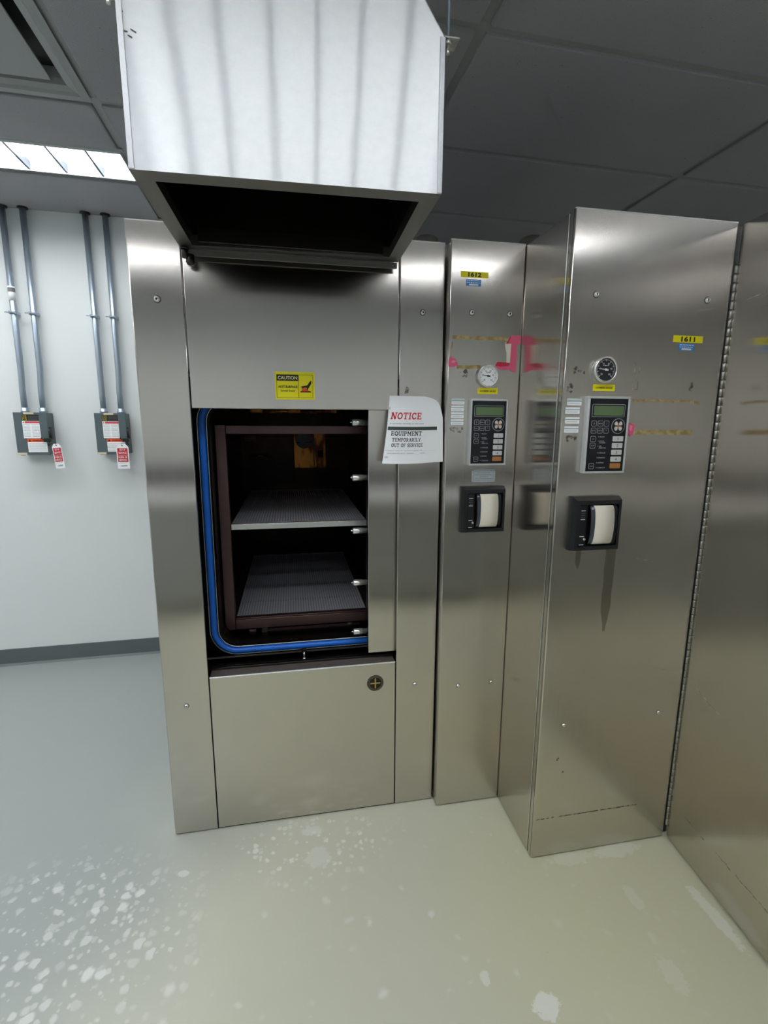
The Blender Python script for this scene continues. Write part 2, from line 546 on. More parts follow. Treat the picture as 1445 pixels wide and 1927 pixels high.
# slab serif capitals drawn as strokes: (x0,y0,x1,y1,width) in a unit cell, width of the letter first
def _arc(cx, cy, rx, ry, a0, a1, wd, n=10):
    P = [(cx + rx * math.cos(math.radians(a0 + (a1 - a0) * i / n)), cy + ry * math.sin(math.radians(a0 + (a1 - a0) * i / n))) for i in range(n + 1)]
    return [(*P[i], *P[i + 1], wd) for i in range(n)]
V_, H_, SF = 0.2, 0.12, 0.13
def _sf(x, y, wd=0.36):
    return (x - wd / 2, y, x + wd / 2, y, SF)
B0, T0 = 0.06, 0.94
SLAB = {
    'N': (1.0, [(.2, 0, .2, 1, V_), (.2, 1, .8, 0, .22), (.8, 0, .8, 1, .16), _sf(.18, T0), _sf(.2, B0), _sf(.82, T0)]),
    'O': (0.95, _arc(.475, .5, .36, .42, 0, 360, .2, 20)),
    'T': (0.95, [(.475, 0, .475, 1, V_), (.05, .93, .9, .93, .14), (.1, .68, .1, 1, .12), (.85, .68, .85, 1, .12), _sf(.475, B0, .46)]),
    'I': (0.5, [(.25, 0, .25, 1, V_), _sf(.25, T0, .44), _sf(.25, B0, .44)]),
    'C': (0.9, _arc(.47, .5, .36, .42, 45, 315, .2, 16) + [(.76, .62, .76, .95, .12), (.76, .12, .76, .32, .1)]),
    'E': (0.85, [(.22, 0, .22, 1, V_), (.05, .93, .8, .93, .14), (.05, .07, .8, .07, .14), (.22, .5, .6, .5, .12), (.74, .7, .74, 1, .12), (.76, 0, .76, .3, .12), (.58, .36, .58, .64, .1)]),
    'Q': (0.95, _arc(.475, .5, .36, .42, 0, 360, .2, 20) + [(.45, .25, .85, -.12, .16)]),
    'U': (0.95, [(.2, .3, .2, 1, V_), (.78, .3, .78, 1, .15), _sf(.2, T0), _sf(.78, T0)] + _arc(.49, .36, .29, .3, 180, 360, .18, 8)),
    'P': (0.85, [(.22, 0, .22, 1, V_), _sf(.24, B0, .42), _sf(.2, T0, .34)] + [(.2, .93, .5, .93, .13), (.2, .45, .5, .45, .12)] + _arc(.5, .69, .24, .24, 90, -90, .18, 8)),
    'R': (0.95, [(.2, 0, .2, 1, V_), _sf(.2, B0, .36), _sf(.2, T0, .34), (.2, .93, .5, .93, .13), (.2, .48, .5, .48, .12), (.5, .46, .78, .06, .2), _sf(.82, B0, .24)] + _arc(.5, .7, .23, .22, 90, -90, .18, 8)),
    'M': (1.15, [(.2, 0, .2, 1, .16), (.2, 1, .575, .25, .2), (.575, .25, .95, 1, .16), (.95, 0, .95, 1, V_), _sf(.2, B0, .34), _sf(.95, B0, .36), _sf(.16, T0, .28), _sf(1.0, T0, .28)]),
    'A': (0.95, [(.16, 0, .475, 1, .15), (.475, 1, .8, 0, .22), (.27, .33, .68, .33, .12), _sf(.16, B0, .32), _sf(.8, B0, .34)]),
    'L': (0.85, [(.22, 0, .22, 1, V_), _sf(.24, T0, .42), (.05, .07, .8, .07, .14), (.76, 0, .76, .38, .12)]),
    'Y': (0.95, [(.12, 1, .475, .45, .2), (.83, 1, .475, .45, .15), (.475, 0, .475, .5, V_), _sf(.475, B0, .42), _sf(.16, T0, .32), _sf(.8, T0, .32)]),
    'F': (0.8, [(.22, 0, .22, 1, V_), (.05, .93, .76, .93, .14), (.22, .5, .58, .5, .12), (.72, .68, .72, 1, .12), _sf(.24, B0, .42), (.56, .36, .56, .64, .1)]),
    'S': (0.8, _arc(.4, .72, .25, .2, 20, 270, .18, 10) + _arc(.4, .29, .27, .22, 90, -160, .18, 10) + [(.66, .68, .66, .98, .1), (.12, .02, .12, .34, .1)]),
    'V': (0.95, [(.14, 1, .475, 0, .22), (.475, 0, .82, 1, .15), _sf(.14, T0, .32), _sf(.82, T0, .3)]),
    ' ': (0.5, []),
}
def slab(mb, txt, h, x0, x1, z, fn, m, shear=0.0):
    tot = sum(SLAB[c][0] + 0.06 for c in txt)
    k = (x1 - x0) / tot
    cx = 0
    i = mb.mi(m)
    for c in txt:
        wd, segs = SLAB[c]
        for (ax, ay, bx, by, t) in segs:
            d = Vector((bx - ax, by - ay))
            if d.length < 1e-6:
                continue
            d.normalize()
            nn = Vector((-d.y, d.x)) * t / 2
            e = d * 0.015
            q = [(ax - e.x - nn.x, ay - e.y - nn.y), (bx + e.x - nn.x, by + e.y - nn.y), (bx + e.x + nn.x, by + e.y + nn.y), (ax - e.x + nn.x, ay - e.y + nn.y)]
            vs = [mb.bm.verts.new(fn(x0 + (cx + px + shear * py) * k, z + py * h, 0.0006)) for px, py in q]
            f = mb.bm.faces.new(vs)
            f.material_index = i
        cx += wd + 0.06

# ------------------------------------------------------------------ linking
def frame_matrix(base, room):
    b = Vector(base)
    if room:
        R = Matrix.Rotation(TH, 4, 'Z')
        return Matrix.Translation((R @ b)) @ R
    return Matrix.Translation(b)

def thing(name, label, cat, base, room=False, group=None):
    o = bpy.data.objects.new(name, None)
    o.empty_display_size = 0.05
    COL.objects.link(o)
    o.matrix_world = frame_matrix(base, room)
    o['label'] = label
    o['category'] = cat
    if group:
        o['group'] = group
    o['_b'] = list(base)
    return o

def obj(name, mb, parent=None, room=False, base=None, label=None, cat=None, group=None, kind=None):
    """links the builder as ONE mesh; coordinates are given in the machine frame (or the room frame)"""
    if parent is not None:
        b = Vector(parent['_b'])
    else:
        b = Vector(base) if base else Vector((0, 0, 0))
    me = bpy.data.meshes.new(name)
    for v in mb.bm.verts:
        v.co -= b
    mb.bm.to_mesh(me)
    mb.bm.free()
    for m in mb.mats:
        me.materials.append(m)
    o = bpy.data.objects.new(name, me)
    COL.objects.link(o)
    if parent is not None:
        o.parent = parent
    else:
        o.matrix_world = frame_matrix(b, room)
    o['_b'] = list(b)
    if label:
        o['label'] = label
    if cat:
        o['category'] = cat
    if group:
        o['group'] = group
    if kind:
        o['kind'] = kind
    return o

# ================================================================== THE ROOM (room frame u, v, z)
U0, U1, V0, V1 = -3.6, 3.4, -3.3, 1.5809
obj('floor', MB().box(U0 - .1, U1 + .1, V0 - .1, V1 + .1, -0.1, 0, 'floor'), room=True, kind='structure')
obj('wall_back', MB().box(U0 - .1, U1 + .1, V1, V1 + .1, 0, CZ + .2, 'wall'), room=True, kind='structure')
obj('wall_front', MB().box(U0 - .1, U1 + .1, V0 - .1, V0, 0, CZ + .2, 'wall'), room=True, kind='structure')
obj('wall_left', MB().box(U0 - .1, U0, V0, V1, 0, CZ + .2, 'wall'), room=True, kind='structure')
obj('wall_right', MB().box(U1, U1 + .1, V0, V1, 0, CZ + .2, 'wall'), room=True, kind='structure')
bb = MB()
bb.box(U0, U1, V1 - 0.006, V1, 0, 0.106, 'baseboard', 0.002)
bb.prism([(U0, V1 - 0.006, 0.012), (U0, V1 - 0.018, 0.0), (U0, V1 - 0.006, 0.0)], (U1 - U0, 0, 0), 'baseboard')
obj('baseboard_back', bb, room=True, kind='structure')
obj('baseboard_left', MB().box(U0, U0 + 0.006, V0, V1 - .02, 0, 0.106, 'baseboard', 0.002), room=True, kind='structure')
obj('baseboard_front', MB().box(U0 + .01, U1, V0, V0 + 0.006, 0, 0.106, 'baseboard', 0.002), room=True, kind='structure')

# suspended ceiling: tegular tiles hang slightly below the grid
DU, DV = 1.2345, 0.617
u_lines = [-0.65 + DU * k for k in range(-3, 5)]
v_lines = [0.5117 + DV * k for k in range(-7, 3)]
u_lines = [u for u in u_lines if U0 < u < U1]
v_lines = [v for v in v_lines if V0 < v < V1]
us = [U0] + u_lines + [U1]
vs_ = [V0] + v_lines + [V1]
# light fixtures: (u0, u1, v0, v1)
FIX = [(-1.8845, -0.65, 0.842, 1.112),
       (-0.65, 0.5845, -1.415, -1.145),
       (-1.8845, -0.65, -2.34, -2.06),
       (0.5845, 1.819, -2.34, -2.06),
       (1.819, 3.0535, -1.36, -1.06),
       (-3.119, -1.8845, -1.36, -1.06),
       (-3.119, -1.8845, 0.842, 1.112),  # unseen fixture, added to brighten the left wall
       (-3.119, -1.8845, -0.40, -0.13),  # added out of view to lift the lower part of the wall
       (-1.8845, -0.65, -0.995, -0.725)]  # extra unseen fixture, added as fill for the left side
DIFF = (-1.27, -0.65, -0.1053, 0.5117)
ct = MB()
G = 0.016
def tile_boxes(u0, u1, v0, v1):
    """tile cell minus the fixtures that sit in it"""
    holes = [f for f in FIX + [DIFF] if f[0] < u1 - .01 and f[1] > u0 + .01 and f[2] < v1 - .01 and f[3] > v0 + .01]
    if not holes:
        ct.box(u0 + G, u1 - G, v0 + G, v1 - G, CZ, CZ + 0.024, 'tile', 0.004, 1)
        return
    h = holes[0]
    hu0, hu1, hv0, hv1 = max(h[0], u0), min(h[1], u1), max(h[2], v0), min(h[3], v1)
    parts = []
    if hv0 - v0 > 0.05: parts.append((u0, u1, v0, hv0))
    if v1 - hv1 > 0.05: parts.append((u0, u1, hv1, v1))
    if hu0 - u0 > 0.05: parts.append((u0, hu0, hv0, hv1))
    if u1 - hu1 > 0.05: parts.append((hu1, u1, hv0, hv1))
    for q in parts:
        tile_boxes(*q)
for a, b in zip(us, us[1:]):
    for c, d in zip(vs_, vs_[1:]):
        tile_boxes(a, b, c, d)
# plenum deck above so nothing leaks
ct.box(U0 - .1, U1 + .1, V0 - .1, V1 + .1, CZ + 0.16, CZ + 0.2, 'tile')
obj('ceiling', ct, room=True, kind='structure')
def free_spans(a, b, test):
    """split [a,b] where test blocks"""
    cuts = sorted(test)
    out, x = [], a
    for c0, c1 in cuts:
        if c1 <= x or c0 >= b:
            continue
        if c0 > x:
            out.append((x, c0))
        x = max(x, c1)
    if x < b:
        out.append((x, b))
    return out
gr = MB()
for u in u_lines:
    blk = [(f[2] + .003, f[3] - .003) for f in FIX + [DIFF] if f[0] < u - .02 < f[1] - .04 and f[0] < u + .02 < f[1]]
    for a, b in free_spans(V0, V1, blk):
        gr.box(u - 0.017, u + 0.017, a, b, CZ + 0.0125, CZ + 0.017, 'tbar')
for v in v_lines:
    blk = [(f[0] + .003, f[1] - .003) for f in FIX + [DIFF] if f[2] < v - .02 and v + .02 < f[3]]
    for a, b in free_spans(U0, U1, blk):
        gr.box(a, b, v - 0.017, v + 0.017, CZ + 0.012, CZ + 0.0165, 'tbar')
for f in FIX:
    for v in (f[2], f[3]):
        gr.box(f[0], f[1], v - 0.012, v + 0.012, CZ + 0.006, CZ + 0.011, 'tbar')
gr.box(U0, U1, V1 - 0.022, V1, CZ + 0.002, CZ + 0.006, 'tbar')
obj('trim_1', gr, room=True, kind='structure')

def troffer(f, label, half=0.0):
    u0, u1, v0, v1 = f
    t = thing('ceiling_light', label, 'ceiling light', ((u0 + u1) / 2, (v0 + v1) / 2, CZ), True, 'fluorescent lights in the ceiling')
    e = 0.013
    hs = MB()
    zt = CZ + 0.088
    for (a, b, c, d) in ((u0 + e, u0 + e + .004, v0 + e, v1 - e), (u1 - e - .004, u1 - e, v0 + e, v1 - e), (u0 + e, u1 - e, v0 + e, v0 + e + .004), (u0 + e, u1 - e, v1 - e - .004, v1 - e)):
        hs.box(a, b, c, d, CZ - 0.002, zt, 'louver')
    hs.box(u0 + e, u1 - e, v0 + e, v1 - e, zt, zt + .004, 'louver')
    obj('housing', hs, t)
    lm = MB()
    vc = (v0 + v1) / 2
    lm.box(u0 + .04, u1 - .04, vc - 0.095, vc + 0.095, zt - 0.050, zt - 0.025, 'lamp', 0.01)
    obj('lamp', lm, t)
    lv = MB()
    n = 8
    for k in range(1, n + (half > 0)):
        u = u0 + (u1 - u0) * (k - half) / n
        lv.prism([(u - .005, v0 + .02, CZ + .001), (u + .005, v0 + .02, CZ + .001), (u + .009, v0 + .02, CZ + .032), (u - .009, v0 + .02, CZ + .032)], (0, v1 - v0 - .04, 0), 'blade')
    # curved side reflectors
    for sgn, ve in ((1, v0 + .018), (-1, v1 - .018)):
        P = []
        for k in range(7):
            q = k / 6
            P.append((u0 + .02, ve + sgn * 0.035 * q * q, CZ + 0.001 + 0.05 * q))
        P2 = P + [(p[0], p[1] - sgn * 0.003, p[2] + 0.001) for p in P[::-1]]
        lv.prism(P2, (u1 - u0 - .04, 0, 0), 'louver')
    obj('louver', lv, t)
    return t
troffer(FIX[0], 'lit fluorescent ceiling light with white louvers above the left wall, beside the steel hood')
troffer(FIX[1], 'fluorescent ceiling light overhead in front of the steel hood', 0.5)
troffer(FIX[2], 'fluorescent ceiling light at the far left behind the viewer')
troffer(FIX[3], 'fluorescent ceiling light at the right behind the viewer')
troffer(FIX[4], 'fluorescent ceiling light at the far right of the room')
troffer(FIX[5], 'fluorescent ceiling light over the far left of the room')
troffer(FIX[6], 'added fluorescent fill light in the far left corner by the conduit wall, out of view')
troffer(FIX[8], 'added fluorescent fill light overhead left of the steel hood, out of view')
troffer(FIX[7], 'added fluorescent fill light near the left wall, between two others, out of view')

# supply air diffuser beside the hood
d = thing('air_diffuser', 'grey square ceiling air vent with flat centre plate, upper left corner', 'air vent', ((DIFF[0] + DIFF[1]) / 2, (DIFF[2] + DIFF[3]) / 2, CZ), True)
fr = MB()
cx, cy = (DIFF[0] + DIFF[1]) / 2, (DIFF[2] + DIFF[3]) / 2
hw = 0.304
prof = [(hw, 0.0), (hw - .028, -0.002), (hw - .036, 0.006), (hw - .060, 0.012), (hw - .066, 0.03), (hw - .07, 0.06)]
prev = None
for r, dz in prof:
    ring = [fr.bm.verts.new((cx + sx * r, cy + sy * r, CZ + dz)) for sx, sy in ((1, 1), (-1, 1), (-1, -1), (1, -1))]
    if prev:
        fs = [fr.bm.faces.new((prev[i], prev[(i + 1) % 4], ring[(i + 1) % 4], ring[i])) for i in range(4)]
        fr._new(fs, 'diffuser_paint')
    prev = ring
fr.box(cx - hw, cx + hw, cy - hw, cy + hw, CZ + .06, CZ + .065, 'black_metal')
obj('frame', fr, d)
obj('centre_plate', MB().box(cx - 0.209, cx + 0.209, cy - 0.209, cy + 0.209, CZ + 0.002, CZ + 0.008, 'diffuser_paint', 0.002), d)

# ================================================================== STERILIZER
ZT = 2.0827
X0, X1, X2, X3 = -0.4592, -0.3078, 0.3649, 0.5186
ster = thing('sterilizer', 'large stainless steel steam sterilizer with open door, blue gasket and yellow caution sign', 'sterilizer', (0.03, 0.7, 0))
g = 0.0016
OZ0, OZ1 = 0.613, 1.5422
TK = 0.004
def panel(name, x0, x1, z0, z1, y=0.0, m='steel', th=0.012, parent=ster, bev=0.0025):
    return obj(name, MB().box(x0, x1, y, y + th, z0, z1, m, bev), parent)
body = MB()
body.box(X0 + .003, X1 - .03, .013, 1.40, .004, ZT - .03, 'steel_edge')
body.box(X2 + .14, X3 - .003, .013, 1.40, .004, ZT - .03, 'steel_edge')
body.box(X1 - .03, X2 + .14, .013, 1.40, OZ1 + .12, ZT - .03, 'steel_edge')
body.box(X1 - .03, X2 + .14, .013, 1.40, .004, OZ0 - .03, 'black_metal')
body.box(X1 - .03, X2 + .14, 1.30, 1.40, OZ0 - .03, OZ1 + .12, 'black_metal')
obj('body', body, ster)
obj('side_panel', MB().box(X0 - .006, X0 + .0025, .02, 1.40, .01, ZT - .022, 'steel', 0.001), ster)
panel('front_panel', X0, X1 - g, .004, ZT)
panel('front_panel', X1 + g, X2 - g, OZ1, ZT)
panel('front_panel', X2 + g, X3, .004, ZT)
panel('front_panel', X1 + g, X2 - g, .006, OZ0)
def hem(parent, x0, x1, y, z):
    obj('folded_edge', MB().box(x0, x1, y - .0006, y + .007, z - .0035, z + .0012, 'hem', .0022, 3), parent)
hem(ster, X1 + g, X2 - g, 0, OZ0)
hem(ster, X0, X1 - g, 0, ZT)
hem(ster, X2 + g, X3, 0, ZT)
obj('toe_gap', MB().box(X0 + .01, X3 - .01, .006, .02, 0.0, .006, 'black_metal'), ster)
obj('foot', MB().cyl((-0.378, 0.004, 0.0), (-0.378, 0.004, 0.012), 0.0035, 'white_enamel', 10), ster)
def screw(x, z, y, r, parent):
    s = MB()
    s.lathe([(0, r), (r * .35, r * .95), (r * .7, r * .6), (r * .78, r * .42), (r * .45, r * .38), (r * .45, 0)], (x, y, z), (0, -1, 0), 'polished', 18, False)
    s.lathe([(0, r * 1.16), (.0006, r * 1.16), (.0007, r)], (x, y, z), (0, -1, 0), 'black_metal', 20, False)  # dark ring painted in as the shadow round the head
    s.disc(x, z, r * .4, y - r * .46, 'black_print', .0002, 6)
    return obj('screw', s, parent)
screw(-.3853, 1.8642, 0, .0098, ster)
screw(.445, 1.8628, 0, .0088, ster)
screw(-.3878, .5151, 0, .0078, ster)
screw(.4403, .5154, 0, .0072, ster)
# sill and door track
sl = MB()
sl.box(X1 + g, X2 - g, .006, .058, OZ0 - .014, OZ0 - .0015, 'ledge', 0.001)
sl.box(X1 - .02, X2 + .12, .058, .066, OZ0 - .02, OZ0 + .006, 'dark_steel', 0.001)
sl.box(X1 - .02, X2 + .12, .078, .083, OZ0 - .03, OZ0 + .002, 'dark_steel')
sl.box(X1 - .02, X2 + .12, .066, .115, OZ0 - .034, OZ0 - .030, 'black_metal')
obj('door_track', sl, ster)
# end frame flange with rounded mouth
def rr_loop(x0, x1, z0, z1, r, n=8):
    P = []
    for cx, cz, a0 in ((x1 - r, z0 + r, -PI / 2), (x1 - r, z1 - r, 0), (x0 + r, z1 - r, PI / 2), (x0 + r, z0 + r, PI)):
        for k in range(n + 1):
            a = a0 + k * PI / 2 / n
            P.append((cx + r * math.cos(a), cz + r * math.sin(a)))
    return P
YG = 0.12
inner = rr_loop(-.275, .335, .680, 1.560, .07)
outer = []
ox0, ox1, oz0, oz1 = X1 - .028, X2 + .10, .628, 1.655
ccx, ccz = (ox0 + ox1) / 2, (oz0 + oz1) / 2
for (x, z) in inner:
    dx, dz = x - ccx, z - ccz
    k = min((ox1 - ox0) / 2 / abs(dx) if dx else 9, (oz1 - oz0) / 2 / abs(dz) if dz else 9)
    outer.append((ccx + dx * k, ccz + dz * k))
fl = MB()
ia = [fl.bm.verts.new((x, YG, z)) for x, z in inner]
oa = [fl.bm.verts.new((x, YG, z)) for x, z in outer]
ob_ = [fl.bm.verts.new((x, YG + .03, z)) for x, z in outer]
n = len(ia)
fs = [fl.bm.faces.new((ia[i], ia[(i + 1) % n], oa[(i + 1) % n], oa[i])) for i in range(n)]
fs += [fl.bm.faces.new((oa[i], oa[(i + 1) % n], ob_[(i + 1) % n], ob_[i])) for i in range(n)]
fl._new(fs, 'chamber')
fl.box(ox0, ox1, YG - .003, YG, .626, .632, 'steel_edge')
obj('end_frame', fl, ster)
def loop3(x0, x1, z0, z1, r, y):
    P = rr_loop(x0, x1, z0, z1, r, 10)
    Q = []
    for i, (x, z) in enumerate(P):
        Q.append((x, y, z))
    return Q
gk = MB().tube(loop3(-.2985, .358, .655, 1.582, .085, YG - .004), .0115, 'gasket', 12, True)
gasket = obj('door_gasket', gk, ster, label='blue rubber door gasket')
rim = MB()
rim.tube(loop3(-.3135, .373, .640, 1.597, .10, YG - .004), .0018, 'steel_edge', 6, True)
rim.tube(loop3(-.2835, .343, .670, 1.567, .07, YG - .004), .0018, 'steel_edge', 6, True)
obj('gasket_channel', rim, ster)
ch = MB()
Lp = [[ch.bm.verts.new((x, y, z)) for x, z in inner] for y in (YG, .5, .9, 1.25)]
fs = []
for A, B in zip(Lp, Lp[1:]):
    fs += [ch.bm.faces.new((A[i], B[i], B[(i + 1) % n], A[(i + 1) % n])) for i in range(n)]
fs.append(ch.bm.faces.new(Lp[-1]))
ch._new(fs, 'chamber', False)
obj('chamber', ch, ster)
# fittings on the rear of the chamber
bf = MB()
bf.box(.015, .20, 1.225, 1.235, 1.235, 1.46, 'amber', 0.003)
bf.lathe([(0, .048), (.004, .05)], (.075, 1.2245, 1.40), (0, -1, 0), 'black_metal', 20)
bf.cyl((.035, 1.21, 1.385), (.115, 1.21, 1.385), .003, 'steel_edge', 8)
bf.box(.128, .134, 1.222, 1.2245, 1.24, 1.455, 'black_metal')
bf.cyl((.168, 1.218, 1.30), (.168, 1.218, 1.34), .016, 'amber', 12)
obj('rear_plate', bf, ster, label='amber plate at the rear of the chamber')
nz = MB()
nz.box(-.26, -.19, 1.215, 1.235, 1.39, 1.43, plain('red_oxide', (90, 26, 20), .5), 0.006)
obj('port_cover', nz, ster)
nz = MB()
nz.cyl((-.36 + .13, 1.2, 1.31), (-.13, 1.2, 1.31), .006, 'amber', 8)
obj('nozzle', nz, ster)
tp = MB()
for k in range(5):
    tp.box(-.15 + k * .07, -.10 + k * .07, .26 + .05 * (k % 2), .30 + .05 * (k % 2), 1.535, 1.556, 'amber', 0.003)
tp.cyl((-.19, .3, 1.543), (.22, .3, 1.543), .006, 'amber', 8)
obj('steam_pipe', tp, ster)
# sliding door, pushed open to the right behind the column
dr = MB()
dr.box(.2645, .47, .028, .034, .644, 1.62, 'steel', 0.002)
dr.box(.272, .50, .034, .106, .650, 1.62, 'dark_steel', 0.002)
dr.box(.2645, .272, .034, .045, .650, 1.62, 'dark_steel')
door = obj('sliding_door', dr, ster)
for z in (1.5004, 1.3049, 1.1093, .9099, .7150):
    p = MB()
    p.lathe([(0, .0085), (.003, .0118), (.034, .0118), (.0345, .0102), (.060, .0102)], (.2135, .07, z), (1, 0, 0), 'polished', 18)
    p.cyl((.2075, .07, z + .001), (.2135, .07, z + .001), .003, 'polished', 8)
    obj('locking_pin', p, door)
bt = MB()
bt.box(.018, .036, YG - .012, YG - .002, .622, .642, 'dark_steel', 0.001)
bt.cyl((.027, YG - .012, .600), (.027, YG - .012, .630), .003, 'polished', 8)
bt.cyl((.027, YG - .012, .596), (.027, YG - .012, .606), .0055, 'polished', 8)
obj('hinge_bolt', bt, ster)

# caution sign
def caution():
    x0, x1, z0, z1, y = -.0452, .082, 1.5735, 1.6611, 0
    s = MB().rrect(x0, x1, z0, z1, .002, y, 'yellow', .001)
    y = -.001
    W_, H_ = x1 - x0, z1 - z0
    X = lambda q: x0 + q * W_
    Z = lambda q: z1 - q * H_
    sign = obj('caution_sign', s, ster, label='yellow CAUTION HOT SURFACE sign')
    p = MB()
    p.frame(X(.04), X(.955), Z(.935), Z(.10), .0009, y, 'black_print')
    p.rect(X(.585), X(.595), Z(.93), Z(.10), y, 'black_print')
    p.rect(X(.045), X(.59), Z(.325), Z(.105), y, 'black_print')
    p.text('CAUTION', .0105, X(.318), Z(.275), y - .0006, plain('sign_lettering', (240, 236, 170), .5), bold=.012, width=.062)
    p.text('HOT SURFACE', .0072, X(.325), Z(.58), y - .0006, 'black_print', bold=.03, width=.061)
    p.text('DO NOT TOUCH', .0050, X(.325), Z(.715), y - .0006, 'black_print', bold=.03, width=.045)
    obj('lettering', p, sign)
    h = MB()
    pts = [(.64, .52), (.81, .48), (.885, .32), (.92, .315), (.915, .42), (.87, .52), (.835, .60), (.82, .655), (.80, .65), (.80, .575), (.76, .56), (.72, .565), (.655, .63), (.69, .56), (.635, .585), (.68, .545), (.63, .55), (.67, .525)]
    h.flat([(X(a), Z(b)) for a, b in pts], y, 'black_print')
    h.flat([(X(a), Z(b)) for a, b in ((.655, .68), (.68, .62), (.70, .575), (.75, .555), (.79, .59), (.83, .66), (.85, .68))], y, 'orange_print', .0002)
    h.rect(X(.63), X(.91), Z(.735), Z(.70), y, 'black_print')
    h.rect(X(.65), X(.89), Z(.70), Z(.68), y, 'red_print')
    obj('pictogram', h, sign)
caution()
# round badge with a plus
bd = MB().disc(.2864, .5347, .0315, 0, 'black_print', .0015, 32)
badge = obj('round_badge', bd, ster, label='round black badge with a brass plus sign')
bp = MB()
bp.tube([(.2864 + .029 * math.cos(a * PI / 16), -.0016, .5347 + .029 * math.sin(a * PI / 16)) for a in range(32)], .0007, 'grey_print', 5, True)
bp.rect(.2864 - .019, .2864 + .019, .5347 - .0022, .5347 + .0022, -.0016, 'gold_print')
bp.rect(.2864 - .0024, .2864 + .0024, .5347 - .020, .5347 + .020, -.0020, 'gold_print')
for k in range(26):
    a = PI * (k + .5) / 26 * 2
    bp.rect(.2864 + .0245 * math.cos(a) - .0007, .2864 + .0245 * math.cos(a) + .0012, .5347 + .0245 * math.sin(a) - .001, .5347 + .0245 * math.sin(a) + .0012, -.0016, 'gold_print')
obj('emblem', bp, badge)
sm = MB().flat([(.386, 1.598), (.399, 1.600), (.402, 1.617), (.392, 1.622), (.388, 1.612)], 0, 'smudge')
obj('smudge', sm, ster)

# loading rack in the chamber
rack = thing('loading_rack', 'brown heat-stained steel loading rack with two mesh shelves inside the sterilizer chamber', 'rack', (.03, .7, .68))
rf = MB()
RX0, RX1, RY0, RY1 = -.270, .325, .20, 1.14
for y in (RY0,):
    rf.box(RX0, RX0 + .038, y, y + .03, .70, 1.489, 'rack', .002)
    rf.box(RX1 - .038, RX1, y, y + .03, .70, 1.489, 'rack', .002)
    rf.box(RX0 + .0385, RX1 - .0385, y, y + .03, 1.457, 1.488, 'rack', .002)
    rf.box(RX0 + .0385, RX1 - .0385, y, y + .03, .701, .741, 'rack', .002)
for x in (RX0, RX1 - .03):
    for z in (.705, 1.46):
        rf.box(x, x + .03, RY0 + .029, RY1 - .001, z, z + .025, 'rack', .002)
obj('frame', rf, rack)
def shelf(z, lip):
    s = MB()
    s.box(RX0 + .04, RX1 - .04, RY0 + .032, RY1 - .002, z - .0012, z, 'perf')
    o1 = obj('shelf', s, rack)
    e = MB()
    e.box(RX0 + .04, RX1 - .04, RY0 + .006, RY0 + .0318, z - lip, z + .0005, 'polished' if lip > .01 else 'rack', .001)
    for k in range(4):
        yy = RY0 + .2 + k * .2
        e.box(RX0 + .04, RX1 - .04, yy, yy + .012, z - .012, z - .0015, 'rack')
    obj('shelf_edge', e, o1)
shelf(1.1195, .021)
shelf(.745, .004)
br = MB()
br.box(-.115, .26, .215, .23, .676, .690, 'rack', .001)
br.box(-.115, .26, .235, .25, .650, .668, 'rack', .001)
br.box(-.135, -.112, .205, .235, .668, .699, 'rack', .002)
obj('under_rail', br, rack)
for x in (-.185, .205):
    r = MB()
    r.lathe([(0, .010), (.004, .0135), (.026, .0135), (.030, .010)], (x, .225, .684), (1, 0, 0), 'rack', 16)
    r.box(x + .003, x + .027, .218, .24, .652, .676, 'rack', .003)
    obj('roller', r, rack)

# ================================================================== CONTROL CABINETS
def gauge(parent, cx, cz, y, R, dark):
    h = MB()
    h.lathe([(0, R * .93), (.006, R * .95), (.007, R), (.014, R), (.017, R * .93), (.0165, R * .86), (.012, R * .85)], (cx, y, cz), (0, -1, 0), 'polished', 40, False)
    go = obj('pressure_gauge', h, parent, label='round pressure gauge with %s dial' % ('black' if dark else 'white'))
    yf = y - .0115
    dm, pm = ('dial_black', 'white_print') if dark else ('paper', 'black_print')
    dl = MB().disc(cx, cz, R * .86, yf, dm, .0005, 40)
    for k in range(41):
        a = math.radians(225 - 270 * k / 40)
        major = k % 5 == 0
        r0, r1 = R * (.62 if major else .70), R * .78
        wv = R * (.018 if major else .01)
        c, s_ = math.cos(a), math.sin(a)
        dl.flat([(cx + r0 * c - wv * s_, cz + r0 * s_ + wv * c), (cx + r1 * c - wv * s_, cz + r1 * s_ + wv * c), (cx + r1 * c + wv * s_, cz + r1 * s_ - wv * c), (cx + r0 * c + wv * s_, cz + r0 * s_ - wv * c)], yf - .0005, pm, .0002)
    for k, tx in enumerate(('30', '0', '15', '30', '45', '60')):
        a = math.radians(225 - 54 * k)
        dl.text(tx, R * .13, cx + R * .48 * math.cos(a), cz + R * .48 * math.sin(a) - R * .06, yf - .0008, pm, bold=.01)
    dl.scrib(cx - R * .22, cx + R * .22, cz + R * .28, R * .06, yf - .0005, pm, .002, .005)
    obj('dial', dl, go)
    a = math.radians(173)
    nd = MB()
    c, s_ = math.cos(a), math.sin(a)
    def tip(r, o):
        return (cx + r * c - o * s_, cz + r * s_ + o * c)
    nd.flat([tip(R * .72, 0), tip(0, R * .045), tip(-R * .22, R * .07), tip(-R * .22, -R * .07), tip(0, -R * .045)], yf - .0012, pm, .0006)
    nd.disc(cx, cz, R * .09, yf - .0012, pm, .0012, 16)
    obj('needle', nd, go)

